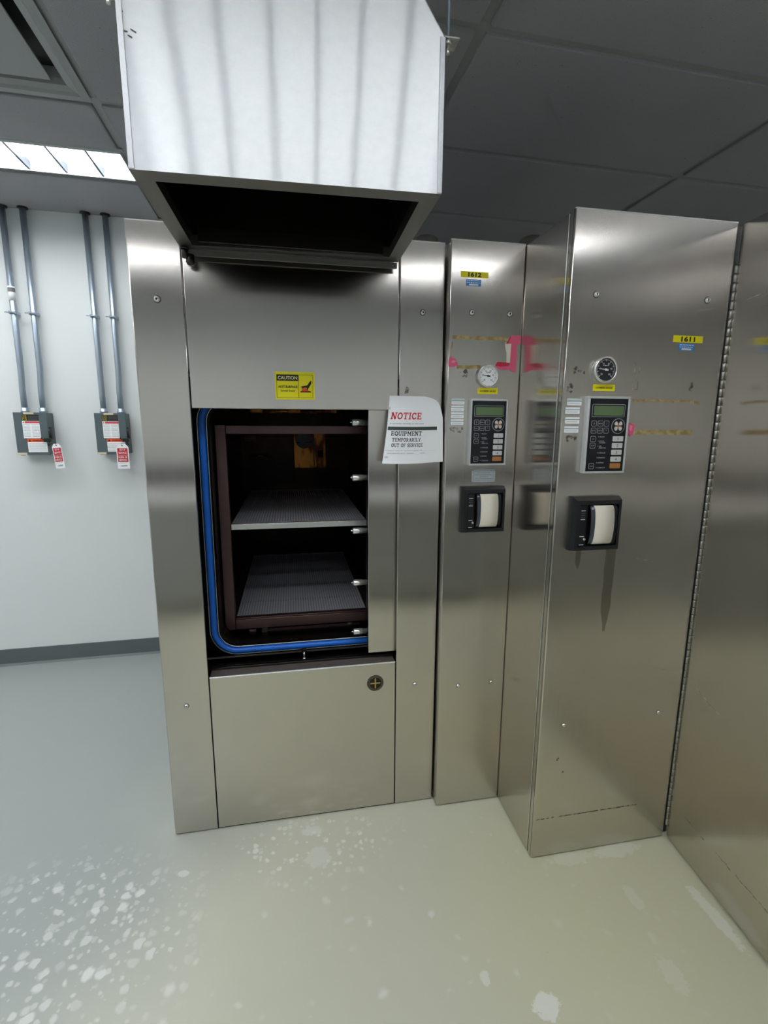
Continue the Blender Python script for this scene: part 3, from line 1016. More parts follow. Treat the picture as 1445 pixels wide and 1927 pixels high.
def keypad(parent, x0, x1, z0, z1, y):
    """operator panel: aluminium frame, black membrane face, display, keys"""
    W_, H_ = x1 - x0, z1 - z0
    X = lambda q: x0 + q * W_
    Z = lambda q: z1 - q * H_
    d_ = .022
    yf = y - d_
    h = MB()
    h.box(x0, x1, yf + .003, y, z0, z1, 'alu', .0015)
    h.box(x0, x1, yf, yf + .004, Z(.028), z1, 'alu', .001)
    h.box(x0, x1, yf, yf + .004, z0, Z(.975), 'alu', .001)
    h.box(x0, X(.042), yf, yf + .004, Z(.974), Z(.029), 'alu', .001)
    h.box(X(.955), x1, yf, yf + .004, Z(.974), Z(.029), 'alu', .001)
    kp = obj('control_panel', h, parent, label='operator panel with green display, grey keys and numbered buttons')
    f = MB()
    yb = yf + .0015
    f.rect(X(.044), X(.953), Z(.972), Z(.030), yb + .001, 'panel_black', .001)
    def ring(xa, xb, za, zb, t=.0011, m='grey_line', r=.0035):
        f.rrect(xa, xb, za, zb, r, yb, m, .0003)
        f.rrect(xa + t, xb - t, za + t, zb - t, r - t * .6, yb - .0003, 'panel_black', .0002)
    ring(X(.10), X(.89), Z(.262), Z(.10))
    keys = [(.105, .232, .31, .385), (.257, .385, .31, .385), (.407, .53, .31, .385),
            (.105, .232, .402, .475), (.257, .385, .402, .475), (.407, .53, .402, .475),
            (.11, .24, .51, .585), (.11, .24, .597, .67), (.115, .245, .868, .942)]
    leg = ['0', 'MENU', '?', 'ESC', 'ENTER', '*', 'UP', 'OFF', 'STOP']
    for (a, b, c, e_), tx in zip(keys, leg):
        ring(X(a), X(b), Z(e_), Z(c))
        hh = .006 if len(tx) == 1 else .0035
        f.text(tx, hh, X((a + b) / 2), Z((c + e_) / 2) - hh / 2, yb - .0008, 'grey_line', bold=.01, width=None if len(tx) == 1 else min(.012, .0035 * len(tx)))
    for (tx, v) in (('READY', .528), ('DOOR', .585), ('CLOSED', .606), ('AIR', .65), ('REMOVAL', .672), ('STERILIZE', .738), ('EXHAUST', .802), ('DRYING', .868), ('COMPLETE', .935)):
        f.text(tx, .0038, X(.33), Z(v), yb - .0004, 'grey_line', align='LEFT', bold=.012)
        if tx not in ('CLOSED', 'REMOVAL'):
            f.disc(X(.305), Z(v) + .0019, .0011, yb, 'grey_line', .0003, 8)
    obj('membrane', f, kp)
    dsp = MB()
    dsp.rect(X(.14), X(.60), Z(.245), Z(.12), yb - .0003, 'lcd', .0006)
    dsp.rect(X(.60), X(.86), Z(.245), Z(.12), yb - .0003, 'lcd', .0006)
    obj('display', dsp, kp)
    cx, cz = X(.755), Z(.38)
    R = .0225
    pd = MB()
    pd.disc(cx, cz, R, yb, 'grey_line', .0004, 32)
    pd.disc(cx, cz, R - .0016, yb - .0004, 'panel_black', .0003, 32)
    for sx in (-1, 1):
        for sz in (-1, 1):
            P = [(.002, .0025), (.006, .0025), (.0125, .0035), (.0128, .008), (.0105, .012), (.0075, .0138), (.004, .0125), (.0025, .008)]
            P = [(cx + sx * a, cz + sz * b) for a, b in P]
            pd.flat(P if sx * sz > 0 else P[::-1], yb - .0007, 'white_key', .0006)
    pd.rect(cx - .0115, cx + .0115, cz - .0018, cz + .0018, yb - .0007, 'orange_key', .0006)
    pd.rect(cx - .0016, cx + .0016, cz - .010, cz + .010, yb - .0007, 'orange_key', .0005)
    obj('arrow_pad', pd, kp)
    for i, (a, b) in enumerate(((.512, .580), (.600, .668), (.690, .758), (.780, .848), (.868, .936))):
        k = MB()
        xo = -.012 * i * .6
        k.rrect(X(.645 + xo * .6), X(.90 + xo * .6), Z(b), Z(a), .0025, yb - .0002, 'white_key' if i < 4 else 'orange_key', .0016)
        if i < 4:
            k.text(str(i + 1), .0085, X(.772 + xo * .6), Z((a + b) / 2) - .0042, yb - .0022, 'black_print', bold=.0)
        obj('button', k, kp, label=None if i < 4 else 'orange button')

def printer(parent, x0, x1, z0, z1, y):
    """small receipt printer: chamfered black bezel, curved paper door"""
    b = MB()
    d_ = .030
    W_, H_ = x1 - x0, z1 - z0
    ch_ = .010
    ix0, ix1, iz0, iz1 = x0 + W_ * .30, x1 - W_ * .085, z0 + H_ * .13, z1 - H_ * .15
    def ringpts(a0, a1, c0, c1, yy):
        return [b.bm.verts.new(p) for p in ((a0, yy, c0), (a1, yy, c0), (a1, yy, c1), (a0, yy, c1))]
    R0 = ringpts(x0, x1, z0, z1, y)
    R1 = ringpts(x0, x1, z0, z1, y - .010)
    R2 = ringpts(x0 + ch_ * .5, x1 - ch_ * .3, z0 + ch_ * .4, z1 - ch_, y - d_)
    R3 = ringpts(x0 + W_ * .10, x1 - W_ * .075, z0 + H_ * .095, z1 - H_ * .135, y - d_)
    R4 = ringpts(x0 + W_ * .105, x1 - W_ * .08, z0 + H_ * .10, z1 - H_ * .14, y - d_ + .014)
    fs = []
    for A, B in ((R0, R1), (R1, R2), (R2, R3), (R3, R4)):
        fs += [b.bm.faces.new((A[i], A[(i + 1) % 4], B[(i + 1) % 4], B[i])) for i in range(4)]
    fs.append(b.bm.faces.new(R4))
    b._new(fs, 'black_plastic')
    bmesh.ops.recalc_face_normals(b.bm, faces=fs)
    po = obj('chart_printer', b, parent, label='black bezel receipt printer with curled white paper')
    yi = y - d_ + .014
    # left operating strip
    st = MB()
    st.box(x0 + W_ * .11, x0 + W_ * .29, yi - .009, yi - .0005, z0 + H_ * .105, z1 - H_ * .145, 'black_plastic', .0015)
    for q in (.245, .405, .72, .875):
        st.rect(x0 + W_ * .15, x0 + W_ * .24, z1 - H_ * q - .0012, z1 - H_ * q + .0008, yi - .009, 'white_print')
    for q in (.29, .33, .37):
        st.rect(x0 + W_ * .155, x0 + W_ * .235, z1 - H_ * q - .001, z1 - H_ * q, yi - .009, 'grey_print')
    st.cyl((x0 + W_ * .24, yi - .009, z1 - H_ * .77), (x0 + W_ * .24, yi - .014, z1 - H_ * .77), .004, 'polished', 12)
    obj('button_strip', st, po)
    # curved smoked cover
    cv = MB()
    N = 12
    def prof(q, off):
        a = PI * (q - .5) * 1.0
        zz = (iz0 + iz1) / 2 + (iz1 - iz0) / 2 * math.sin(a)
        return yi - .004 - (.020 * math.cos(a) ** .55 if abs(math.cos(a)) > 1e-6 else 0) - off, zz
    def strip(mbb, xa, xb, off, th, m, q0=0.0, q1=1.0, wob=0.0):
        P = []
        for k in range(N + 1):
            q = q0 + (q1 - q0) * k / N
            yy, zz = prof(q, off)
            P.append((yy, zz))
        poly = [(xa, yy, zz) for yy, zz in P] + [(xa, yy + th, zz) for yy, zz in P[::-1]]
        i0 = len(mbb.bm.faces)
        A = [mbb.bm.verts.new((xa + wob * math.sin(3 * k / N), *P[k])) for k in range(N + 1)]
        B = [mbb.bm.verts.new((xb + wob * math.sin(3 * k / N), *P[k])) for k in range(N + 1)]
        A2 = [mbb.bm.verts.new((xa + wob * math.sin(3 * k / N), P[k][0] + th, P[k][1])) for k in range(N + 1)]
        B2 = [mbb.bm.verts.new((xb + wob * math.sin(3 * k / N), P[k][0] + th, P[k][1])) for k in range(N + 1)]
        ff = []
        for k in range(N):
            ff.append(mbb.bm.faces.new((A[k], B[k], B[k + 1], A[k + 1])))
            ff.append(mbb.bm.faces.new((B2[k], A2[k], A2[k + 1], B2[k + 1])))
            ff.append(mbb.bm.faces.new((A[k], A[k + 1], A2[k + 1], A2[k])))
            ff.append(mbb.bm.faces.new((B[k + 1], B[k], B2[k], B2[k + 1])))
        ff.append(mbb.bm.faces.new((A[0], A2[0], B2[0], B[0])))
        ff.append(mbb.bm.faces.new((A[N], B[N], B2[N], A2[N])))
        mbb._new(ff, m, True)
        bmesh.ops.recalc_face_normals(mbb.bm, faces=ff)
    strip(cv, ix0, ix1 - .008, 0, .004, 'smoke')
    for xe in (ix0, ix1 - .0095):
        strip(cv, xe, xe + .0015, .0006, .006, 'dark_steel')
    obj('paper_cover', cv, po)
    pp = MB()
    strip(pp, ix0 + W_ * .085, ix1 - W_ * .125, .0016, .0006, 'cream_paper', .03, .96, .0015)
    obj('paper_roll', pp, po, label='curled white chart paper')
M['smoke'] = NT('smoked_cover').set(color=srgb(70, 76, 84), rough=0.12, metal=0.4).m

def nums(parent, txt, x0, x1, z0, z1, y):
    l = MB().rect(x0, x1, z0, z1, y, 'label_yellow', .0006)
    l.text(txt, (z1 - z0) * .68, (x0 + x1) / 2, z0 + (z1 - z0) * .16, y - .0010, 'black_print', bold=.035, width=(x1 - x0) * .47)
    obj('number_label', l, parent, label='yellow label reading %s' % txt)
def bluelab(parent, x0, x1, z0, z1, y):
    l = MB().rrect(x0, x1, z0, z1, .0015, y, 'blue_label', .0006)
    h = z1 - z0
    l.scrib(x0 + .003, x1 - .003, z1 - h * .24, h * .12, y - .0006, 'white_print', .003, .008)
    l.scrib(x0 + .003, x1 - .003, z1 - h * .54, h * .12, y - .0006, 'white_print', .003, .008)
    l.rrect(x0 + (x1 - x0) * .2, x1 - (x1 - x0) * .18, z0 + h * .08, z0 + h * .34, .0012, y - .0006, 'white_print')
    obj('service_label', l, parent, label='small blue service sticker')
def gaugelab(parent, x0, x1, z0, z1, y):
    l = MB().rect(x0, x1, z0, z1, y, 'label_yellow', .0006)
    l.text('CHAMBER GAUGE', (z1 - z0) * .27, (x0 + x1) / 2, z0 + (z1 - z0) * .36, y - .0010, 'black_print', bold=.02, width=(x1 - x0) * .78)
    obj('gauge_label', l, parent, label='small yellow label under the gauge')
def strips(parent, xs, zs, w_, y):
    for x, z in zip(xs, zs):
        l = MB().rrect(x, x + w_, z - .019, z, .002, y, 'paper', .0006)
        l.rect(x, x + w_, z - .0078, z - .0062, y - .0006, 'teal_print')
        l.rect(x + .001, x + w_ - .001, z - .006, z - .0012, y - .0006, plain('pale_teal', (188, 214, 210), .5), .0002) if x == xs[0] else None
        l.scrib(x + .004, x + w_ - .006, z - .014, .0008, y - .0006, 'grey_print', .004, .01)
        obj('white_sticker', l, parent)

# ---- narrow column marked 1612
C2 = thing('control_cabinet', 'narrow stainless steel control column marked 1612 with white gauge and pink tape', 'control cabinet', (.654, .6, 0))
X4, X5, Y2 = .5243, .7841, -.041
c2b = MB().box(X4 + .002, X5 - .002, Y2 + .013, 1.2, .004, ZT - .02, 'steel_edge')
obj('body', c2b, C2)
obj('side_panel', MB().box(X4, X4 + .004, Y2 + .0125, 1.2, .004, ZT - .008, 'steel', .001), C2)
obj('front_panel', MB().box(X4, X5 - .0008, Y2, Y2 + .012, .004, ZT, 'steel_column', .003), C2)
hem(C2, X4, X5 - .0008, Y2, ZT)
for x, z, r in ((.6024, 1.8612, .009), (.7361, 1.8621, .009), (.600, .5157, .0068), (.7333, .5177, .0068)):
    screw(x, z, Y2, r, C2)
nums(C2, '1612', .5595, .6550, 1.9690, 1.9875, Y2)
bluelab(C2, .5785, .6300, 1.9430, 1.9635, Y2)
gauge(C2, .6633, 1.6579, Y2, .0375, False)
gaugelab(C2, .6325, .7058, 1.5990, 1.6188, Y2)
strips(C2, (.5410, .5405, .5403, .5400), (1.5815, 1.5585, 1.5360, 1.5130), .0455, Y2)
keypad(C2, .6025, .7375, 1.3560, 1.5815, Y2)
np_ = MB().rect(.6229, .7098, 1.2945, 1.3395, Y2, 'plate', .0012)
np_.frame(.630, .703, 1.300, 1.335, .0008, Y2 - .0012, 'grey_print')
for q, (a, b) in enumerate(((.643, .692), (.637, .698), (.652, .684), (.636, .70))):
    np_.scrib(a, b, 1.3265 - q * .0068, .0016, Y2 - .0012, 'grey_print', .003, .008)
for x in (.6255, .7070):
    for z in (1.297, 1.3365):
        np_.disc(x, z, .0014, Y2 - .0012, 'black_print', .0003, 10)
obj('nameplate', np_, C2, label='small riveted metal data plate')
printer(C2, .5835, .7425, 1.1160, 1.2815, Y2)
def wavy(x0, x1, z0, z1, n=14, amp=.0025, seed=1):
    rnd = random.Random(seed)
    top = [(x0 + (x1 - x0) * k / n, z1 + rnd.uniform(-amp, amp)) for k in range(n + 1)]
    bot = [(x0 + (x1 - x0) * k / n, z0 + rnd.uniform(-amp, amp)) for k in range(n + 1)]
    return bot + top[::-1]
rs = MB()
rs.flat(wavy(.538, .745, 1.775, 1.787, 16, .0022, 3), Y2, 'residue', .0002)
rs.flat(wavy(.556, .640, 1.681, 1.693, 8, .0015, 4), Y2, 'residue', .0002)
rs.flat([(.5325, 1.705), (.536, 1.705), (.539, 1.765), (.536, 1.768), (.5335, 1.74)], Y2, 'residue', .0002)
obj('tape_residue', rs, C2, kind='stuff', label='tan dried tape residue')
pt = MB()
pt.flat([(.738, 1.7800), (.746, 1.7935), (.781, 1.7945), (.7805, 1.7655), (.769, 1.7655), (.768, 1.672), (.753, 1.6755), (.745, 1.683), (.728, 1.6805), (.705, 1.682), (.692, 1.692), (.692, 1.694), (.705, 1.6965), (.742, 1.694), (.745, 1.702), (.7465, 1.767), (.742, 1.7655), (.728, 1.7665)], Y2, 'pink', .0006)
pt.flat([(.7285, 1.7665), (.742, 1.789), (.7455, 1.789), (.736, 1.768)], Y2 - .0006, 'pink_dark', .0004)
pt.flat([(.700, 1.7065), (.742, 1.7045), (.745, 1.702), (.738, 1.6935), (.712, 1.6905), (.692, 1.694)], Y2 - .0006, 'pink_dark', .0004)
obj('tape_piece', pt, C2, label='pink tape remnant beside the gauge')
pw = MB().flat([(.724, 1.765), (.7465, 1.7665), (.7448, 1.7035), (.732, 1.7045), (.731, 1.735), (.7265, 1.75)], Y2 - .0007, 'cream_paper', .0006)
pw.flat([(.724, 1.765), (.729, 1.7665), (.7265, 1.774)], Y2 - .0009, 'cream_tape', .0006)
obj('paper_scrap', pw, C2, label='torn white paper scrap under pink tape')
p2 = MB().prism([(.5255, Y2, 1.6865), (.545, Y2, 1.6855), (.560, Y2, 1.691), (.556, Y2, 1.702), (.550, Y2, 1.712), (.538, Y2, 1.716), (.530, Y2, 1.718), (.5255, Y2, 1.705)], (0, -.0012, 0), 'pink')
p2.flat([(.533, 1.700), (.543, 1.709), (.552, 1.704), (.545, 1.698)], Y2 - .0012, plain('pale_pink', (240, 140, 166), .6))
obj('tape_piece', p2, C2, label='crumpled pink tape at the left edge')
s2 = MB()
rnd = random.Random(5)
def blob(mb_, x, z, r, y, seed):
    rn = random.Random(seed)
    mb_.flat([(x + r * rn.uniform(.4, 1.1) * math.cos(k * PI / 5), z + r * rn.uniform(.4, 1.1) * math.sin(k * PI / 5)) for k in range(10)], y, 'smudge', .0002)
for k in range(7):
    blob(s2, .581 + rnd.uniform(-.012, .012), 1.664 + rnd.uniform(-.01, .012), .007, Y2, k)
for k in range(9):
    blob(s2, .562 + rnd.uniform(-.02, .02), 1.478 + rnd.uniform(-.008, .006), .006, Y2, k + 20)
obj('smudge', s2, C2, kind='stuff')

# ---- wide column marked 1611
C3 = thing('control_cabinet', 'wide stainless steel control column marked 1611 with black gauge, standing further forward', 'control cabinet', (1.046, .4, 0))
X6, Y3 = 1.3078, -.3297
YS = -.3010
obj('body', MB().box(X5 + .004, X6 - .004, Y3 + .014, 1.2, .004, ZT - .02, 'black_metal'), C3)
sp = MB().box(X5, X5 + .004, YS, 1.2, .004, ZT - .004, 'steel_door', .001)
sp.box(X5 - .0015, X5 + .003, YS, YS + .004, .006, ZT - .006, 'steel_edge', .001)
obj('side_panel', sp, C3)
fp = MB().box(X5, X6, Y3, Y3 + .012, .004, ZT, 'steel_wide', .003)
fp.box(X5, X5 + .004, Y3 + .006, YS - .002, .004, ZT, 'steel_door', .001)
fp.box(X6 - .004, X6, Y3 + .006, YS - .002, .004, ZT, 'steel_edge', .001)
fpo = obj('front_panel', fp, C3)
hem(C3, X5, X6, Y3, ZT)
for x, z, r in ((.8652, 1.8619, .0082), (1.2317, 1.8639, .0088), (.8692, .5091, .0062), (1.2283, .5148, .0062)):
    screw(x, z, Y3, r, C3)
nums(C3, '1611', 1.1295, 1.2312, 1.7412, 1.7610, Y3)
bluelab(C3, 1.1508, 1.2045, 1.7180, 1.7378, Y3)
gauge(C3, .9066, 1.6553, Y3, .0375, True)
gaugelab(C3, .8780, .9492, 1.5955, 1.6145, Y3)
strips(C3, (.7985, .7945, .7960, .7950), (1.5720, 1.5475, 1.5190, 1.4925), .046, Y3)
keypad(C3, .8545, .9905, 1.3540, 1.5790, Y3)
printer(C3, .8325, .9905, 1.1145, 1.2825, Y3)
rs = MB()
rs.flat(wavy(1.013, 1.222, 1.5665, 1.5735, 14, .0018, 9), Y3, 'residue', .0002)
rs.flat(wavy(1.228, 1.246, 1.561, 1.570, 4, .002, 10), Y3, 'residue', .0002)
rs.flat(wavy(1.030, 1.230, 1.4680, 1.4830, 12, .0012, 11), Y3, 'residue', .0002)
obj('tape_residue', rs, C3, kind='stuff', label='tan dried tape residue')
p3 = MB().prism([(1.0055, Y3, 1.500), (1.012, Y3, 1.503), (1.023, Y3, 1.497), (1.030, Y3, 1.497), (1.029, Y3, 1.486), (1.026, Y3, 1.476), (1.022, Y3, 1.467), (1.014, Y3, 1.462), (1.010, Y3, 1.470), (1.004, Y3, 1.473)], (0, -.0015, 0), 'pink')
p3.flat([(1.010, 1.497), (1.020, 1.494), (1.016, 1.478), (1.010, 1.484)], Y3 - .0015, plain('pale_pink_2', (244, 150, 176), .6))
obj('tape_piece', p3, C3, label='small scrap of pink tape beside the panel')
s3 = MB()
rnd = random.Random(8)
for k in range(8):
    blob(s3, .826 + rnd.uniform(-.014, .02), 1.653 + rnd.uniform(-.01, .008), .006, Y3, k + 40)
for k in range(8):
    blob(s3, .811 + rnd.uniform(-.014, .014), 1.603 + rnd.uniform(-.014, .01), .005, Y3, k + 60)
for k in range(9):
    blob(s3, .816 + rnd.uniform(-.014, .02), 1.458 + rnd.uniform(-.008, .006), .006, Y3, k + 80)
for k in range(4):
    blob(s3, 1.21 + rnd.uniform(-.005, .005), 1.612 + rnd.uniform(-.008, .01), .006, Y3, k + 90)
for k in range(60):
    if rnd.random() < .25:
        continue
    x = .790 + k * .0066 + rnd.uniform(-.003, .003)
    s3.flat([(x - .005, .1545 - rnd.uniform(0, .002)), (x + .005, .1545 - rnd.uniform(0, .002)), (x + .004, .1560 + rnd.uniform(0, .003)), (x - .004, .1560 + rnd.uniform(0, .002))], Y3, 'smudge', .0002)
for (x, z) in ((.86, .385), (.855, .38), (.88, .33)):
    blob(s3, x, z, .005, Y3, int(x * 1000))
for (a, b, c, d_) in ((1.010, 1.645, .002, .034), (1.026, 1.648, .0018, .018), (1.018, 1.626, .0015, .004), (1.008, 1.600, .0015, .024), (1.024, 1.602, .002, .024)):
    s3.rect(a, a + c, b, b + d_, Y3, 'scratch', .0002)
s3.rect(1.012, 1.026, 1.6005, 1.6025, Y3, 'scratch', .0002)
s3.rect(1.203, 1.215, 1.600, 1.6015, Y3, 'scratch', .0002)
s3.flat([(1.08, 1.075), (1.14, 1.060), (1.141, 1.0615), (1.081, 1.077)], Y3, 'scratch', .0002)
obj('smudge', s3, C3, kind='stuff')

# ---- opened door panel on the right, on a piano hinge
D0 = Vector((1.3170, -.3325, 0))
dd = Vector((-0.0983, -0.9952, 0)).normalized()
dn = Vector((0.9952, -0.0983, 0)).normalized()   # away from the opening
DR = thing('steel_door', 'tall stainless steel door standing open on a piano hinge, right edge of the photo', 'door', (1.33, -.6, 0))
q = MB()
L = 1.05
a = D0 + dd * .004
P = [a, a + dd * L, a + dd * L + dn * .035, a + dn * .035]
q.prism([(p.x, p.y, .012) for p in P], (0, 0, 2.0765 - .012), 'steel_door', .002)
dl_ = obj('door_panel', q, DR)
hg = MB()
z = .055
k = 0
while z < 1.968:
    z2 = min(z + .0245, 1.969)
    hg.lathe([(0, .0038), (.0008, .0046), (z2 - z - .0022, .0046), (z2 - z - .0014, .0038)], (1.3135, -.3345, z), (0, 0, 1), 'hinge', 10)
    z += .0255
    k += 1
hg.box(1.3085, 1.3365, -.315, -.300, .005, 2.078, 'black_metal')  # black filler strip, stands in for the dark gap behind the hinge
obj('piano_hinge', hg, DR)
def doorpt(s_, z_, o=0.0):
    p = D0 + dd * s_ - dn * o
    return (p.x, p.y, z_)
sc_ = MB()
def doorflat(pts, m):
    A = [sc_.bm.verts.new(doorpt(s_, z_, .0002)) for s_, z_ in pts]
    f = sc_.bm.faces.new(A)
    sc_._new([f], m)
for (pts) in ([(.02, 1.853), (.10, 1.862), (.20, 1.863), (.20, 1.8605), (.10, 1.859)], [(.02, .655), (.06, .628), (.12, .607), (.17, .600), (.12, .610), (.06, .631)]):
    doorflat(pts, 'scratch')
for k in range(26):
    s_ = .06 + k * .016
    zz = .152 + random.uniform(-.002, .002)
    if random.random() < .2:
        continue
    doorflat([(s_, zz), (s_ + .015, zz + random.uniform(-.002, .001)), (s_ + .014, zz + .004), (s_, zz + random.uniform(.002, .005))], 'smudge')
obj('scuff', sc_, DR, kind='stuff')

# pipes standing behind the cabinets
for (px, py_, zt_, lab) in ((.588, .5, 2.275, 'dark round-capped pipe behind the cabinets, beside the steel hood'), (1.070, .5, 2.305, 'dark round-capped pipe behind the cabinets, above the 1612 column')):
    v = MB()
    r = .052 if px < .8 else .058
    v.lathe([(0, r), (zt_ - 2.086, r), (zt_ - 2.086 + .012, r * .92), (zt_ - 2.086 + .02, r * .7), (zt_ - 2.086 + .022, 0)], (px, py_, 2.0635), (0, 0, 1), 'pipe_wrap', 24)
    obj('vent_pipe', v, base=(px, py_, 2.0635), label=lab, cat='pipe', group='pipes behind the cabinets')

# ================================================================== EXHAUST HOOD
HD = thing('exhaust_hood', 'big galvanized steel exhaust hood hanging above the sterilizer opening', 'exhaust hood', (.02, -.26, 2.005))
HZ = 2.005
FL, FR, BR_, BL = Vector((-.3082, -.4881)), Vector((.3485, -.5069)), Vector((.3530, -.0260)), Vector((-.3040, -.0160))
ZB = 2.312
SL = .66
ZTOP = 2.60
def hx(x, z):            # inward taper above the shoulder
    return x
hs = MB()
shr = (ZTOP - ZB) * .73
ctr = Vector((.02, -.26))
def ringz(z, inset):
    return [hs.bm.verts.new(p) for p in ((FL.x + inset, FL.y, z), (FR.x - inset, FR.y, z), (BR_.x - inset, BR_.y, z), (BL.x + inset, BL.y, z))]
ra, rb, rc = ringz(HZ, 0), ringz(ZB, 0), ringz(ZTOP, shr)
allf = []
for A, B in ((ra, rb), (rb, rc)):
    allf += [hs.bm.faces.new((A[i], A[(i + 1) % 4], B[(i + 1) % 4], B[i])) for i in range(4)]
allf.append(hs.bm.faces.new(rc))
hs._new(allf, 'hood_steel')
bmesh.ops.recalc_face_normals(hs.bm, faces=allf)
es = [e for e in hs.bm.edges if len(e.link_faces) == 2 and abs(e.calc_face_angle(0)) > .3]
rr = bmesh.ops.bevel(hs.bm, geom=es, offset=.004, segments=3, profile=.5, affect='EDGES')
hs._new(rr['faces'], 'hood_steel', True)
obj('shell', hs, HD)
# folded edge along the two sides of the front sheet
for (c, sg) in ((FL, 1), (FR, -1)):
    ed = MB()
    ed.box(c.x + (0.0 if sg > 0 else -.0115), c.x + (.0115 if sg > 0 else 0.0), c.y - .0025, c.y - .0002, HZ + .001, ZB - .004, 'hood_steel', .001)
    obj('folded_edge', ed, HD)
# rim below, open in the middle
rm = MB()
IN = [Vector((-.2690, -.4430)), Vector((.3080, -.4600)), Vector((.3165, -.0700)), Vector((-.2655, -.0550))]
OUT = [FL, FR, BR_, BL]
o1 = [rm.bm.verts.new((p.x, p.y, HZ)) for p in OUT]
i1 = [rm.bm.verts.new((p.x, p.y, HZ)) for p in IN]
i2 = [rm.bm.verts.new((p.x, p.y, HZ + .028)) for p in IN]
o2 = [rm.bm.verts.new((p.x * .995, p.y, HZ + .004)) for p in OUT]
fs = []
for i in range(4):
    j = (i + 1) % 4
    fs += [rm.bm.faces.new((o1[i], i1[i], i1[j], o1[j])), rm.bm.faces.new((i1[i], i2[i], i2[j], i1[j]))]
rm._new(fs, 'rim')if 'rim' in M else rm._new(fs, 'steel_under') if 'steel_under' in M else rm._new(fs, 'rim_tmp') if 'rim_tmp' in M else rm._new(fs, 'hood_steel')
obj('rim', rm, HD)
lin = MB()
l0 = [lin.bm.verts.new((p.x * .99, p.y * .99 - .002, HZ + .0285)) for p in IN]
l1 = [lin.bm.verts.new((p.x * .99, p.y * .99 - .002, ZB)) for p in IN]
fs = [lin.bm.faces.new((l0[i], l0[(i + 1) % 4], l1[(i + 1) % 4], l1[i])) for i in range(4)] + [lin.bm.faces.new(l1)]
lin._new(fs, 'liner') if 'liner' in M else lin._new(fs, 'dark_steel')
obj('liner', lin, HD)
# inner trough at the rear edge and folded rear lip
tr = MB()
tr.box(-.245, .295, -.078, -.070, HZ + .004, HZ + .045, 'dark_steel', .001)
tr.box(BL.x + .012, BR_.x - .004, -.030, -.022, HZ - .020, HZ - .003, 'lip', .001)
obj('rear_lip', tr, HD)
dp = MB()
dp.cyl((-.2905, -.036, HZ - .001), (-.2905, -.036, HZ - .030), .0082, 'dark_steel', 14)
dp.cyl((-.2905, -.036, HZ - .001), (-.2905, -.036, HZ - .006), .0115, 'dark_steel', 14)
dp.lathe([(0, .012), (.022, .013), (.028, .009), (.03, 0)], (-.2775, -.028, HZ - .018), (0, 0, -1), 'dark_steel', 14)
obj('drain_nipple', dp, HD)
for sg, c in ((1, FR), (-1, FL)):
    bk = MB()
    x0 = c.x + sg * .0008
    yb0, yb1 = -.475, -.435
    bk.box(min(x0, x0 + sg * .003), max(x0, x0 + sg * .003), yb0, yb1, 2.285, 2.335, 'polished', .001)
    bk.box(min(x0, x0 + sg * .042), max(x0, x0 + sg * .042), yb0, yb1, 2.332, 2.3355, 'polished', .001)
    bo = obj('hanger_bracket', bk, HD, label='zinc plated angle bracket')
    xr = x0 + sg * .018
    yr = -.465
    nt = MB()
    nt.lathe([(0, .0075), (.008, .0075)], (xr, yr, 2.3235), (0, 0, 1), 'polished', 6)
    nt.lathe([(0, .004), (.001, .0045), (.016, .0045)], (xr, yr, 2.3055), (0, 0, 1), 'polished', 10)
    obj('nut', nt, bo)
    rd = MB().cyl((xr, yr, 2.336), (xr, yr, CZ + .03), .0034, 'conduit', 10)
    obj('threaded_rod', rd, bo)
dt = MB().box(-.07, .11, -.42, -.10, ZTOP - .002, CZ + .1, 'hood_steel')
obj('duct', dt, HD)
mk = MB()
for (x, z, dx, dz) in ((-.300, 2.247, .010, -.001), (-.290, 2.240, .008, -.003), (-.284, 2.251, .010, -.005), (-.301, 2.268, .004, 0), (-.2995, 2.279, .004, 0)):
    yy = -.4885 - (x + .3082) * .0286 - .0004
    mk.flat([(x, z), (x + dx, z + dz), (x + dx, z + dz + .0025), (x, z + .0025)], yy, 'black_print', .0003)
obj('pen_mark', mk, HD, kind='stuff')

# ================================================================== NOTICE SHEET
NS = thing('notice_paper', 'white paper sheet reading NOTICE equipment temporarily out of service, taped to the steel front', 'notice', (.41, -.01, 1.48))
PW, PH = .205, .222
def paper(s_, t_, off=0.0):
    """s across 0..1 (0 left), t from top 0..1 to bottom -> point; curls off the steel"""
    xl = .3335 - .030 * t_ ** 1.4
    xr = .4985 + .0215 * min(1, t_ * 3.0) ** .6
    x = xl + (xr - xl) * s_
    z = 1.5905 - .0015 * s_ - .2215 * t_ - .004 * math.sin(PI * s_) * t_ - .006 * (1 - s_) ** 2 * t_
    if t_ < .2 and s_ > .7:
        z -= (s_ - .7) ** 2 / .09 * .012 * (1 - t_ / .2)
    bul = .016 * math.sin(PI * min(1, s_ * .9 + .12)) * (.35 + .65 * t_)
    y = -.003 - bul - .030 * t_ * (1 - .35 * s_) + .010 * max(0, .15 - s_) / .15
    y = min(y, -.0015)
    if s_ > .8 and t_ > .02:
        y -= .004 * (s_ - .8) / .2
    return Vector((x, y - off, z))
nsx = lambda x: (x - .18) / 1.0
pm = MB()
NX, NY = 18, 18
grid = [[pm.bm.verts.new(paper(i / NX, j / NY)) for i in range(NX + 1)] for j in range(NY + 1)]
grid2 = [[pm.bm.verts.new(paper(i / NX, j / NY, -.0003)) for i in range(NX + 1)] for j in range(NY + 1)]
fs = []
for j in range(NY):
    for i in range(NX):
        fs.append(pm.bm.faces.new((grid[j][i], grid[j + 1][i], grid[j + 1][i + 1], grid[j][i + 1])))
        fs.append(pm.bm.faces.new((grid2[j][i], grid2[j][i + 1], grid2[j + 1][i + 1], grid2[j + 1][i])))
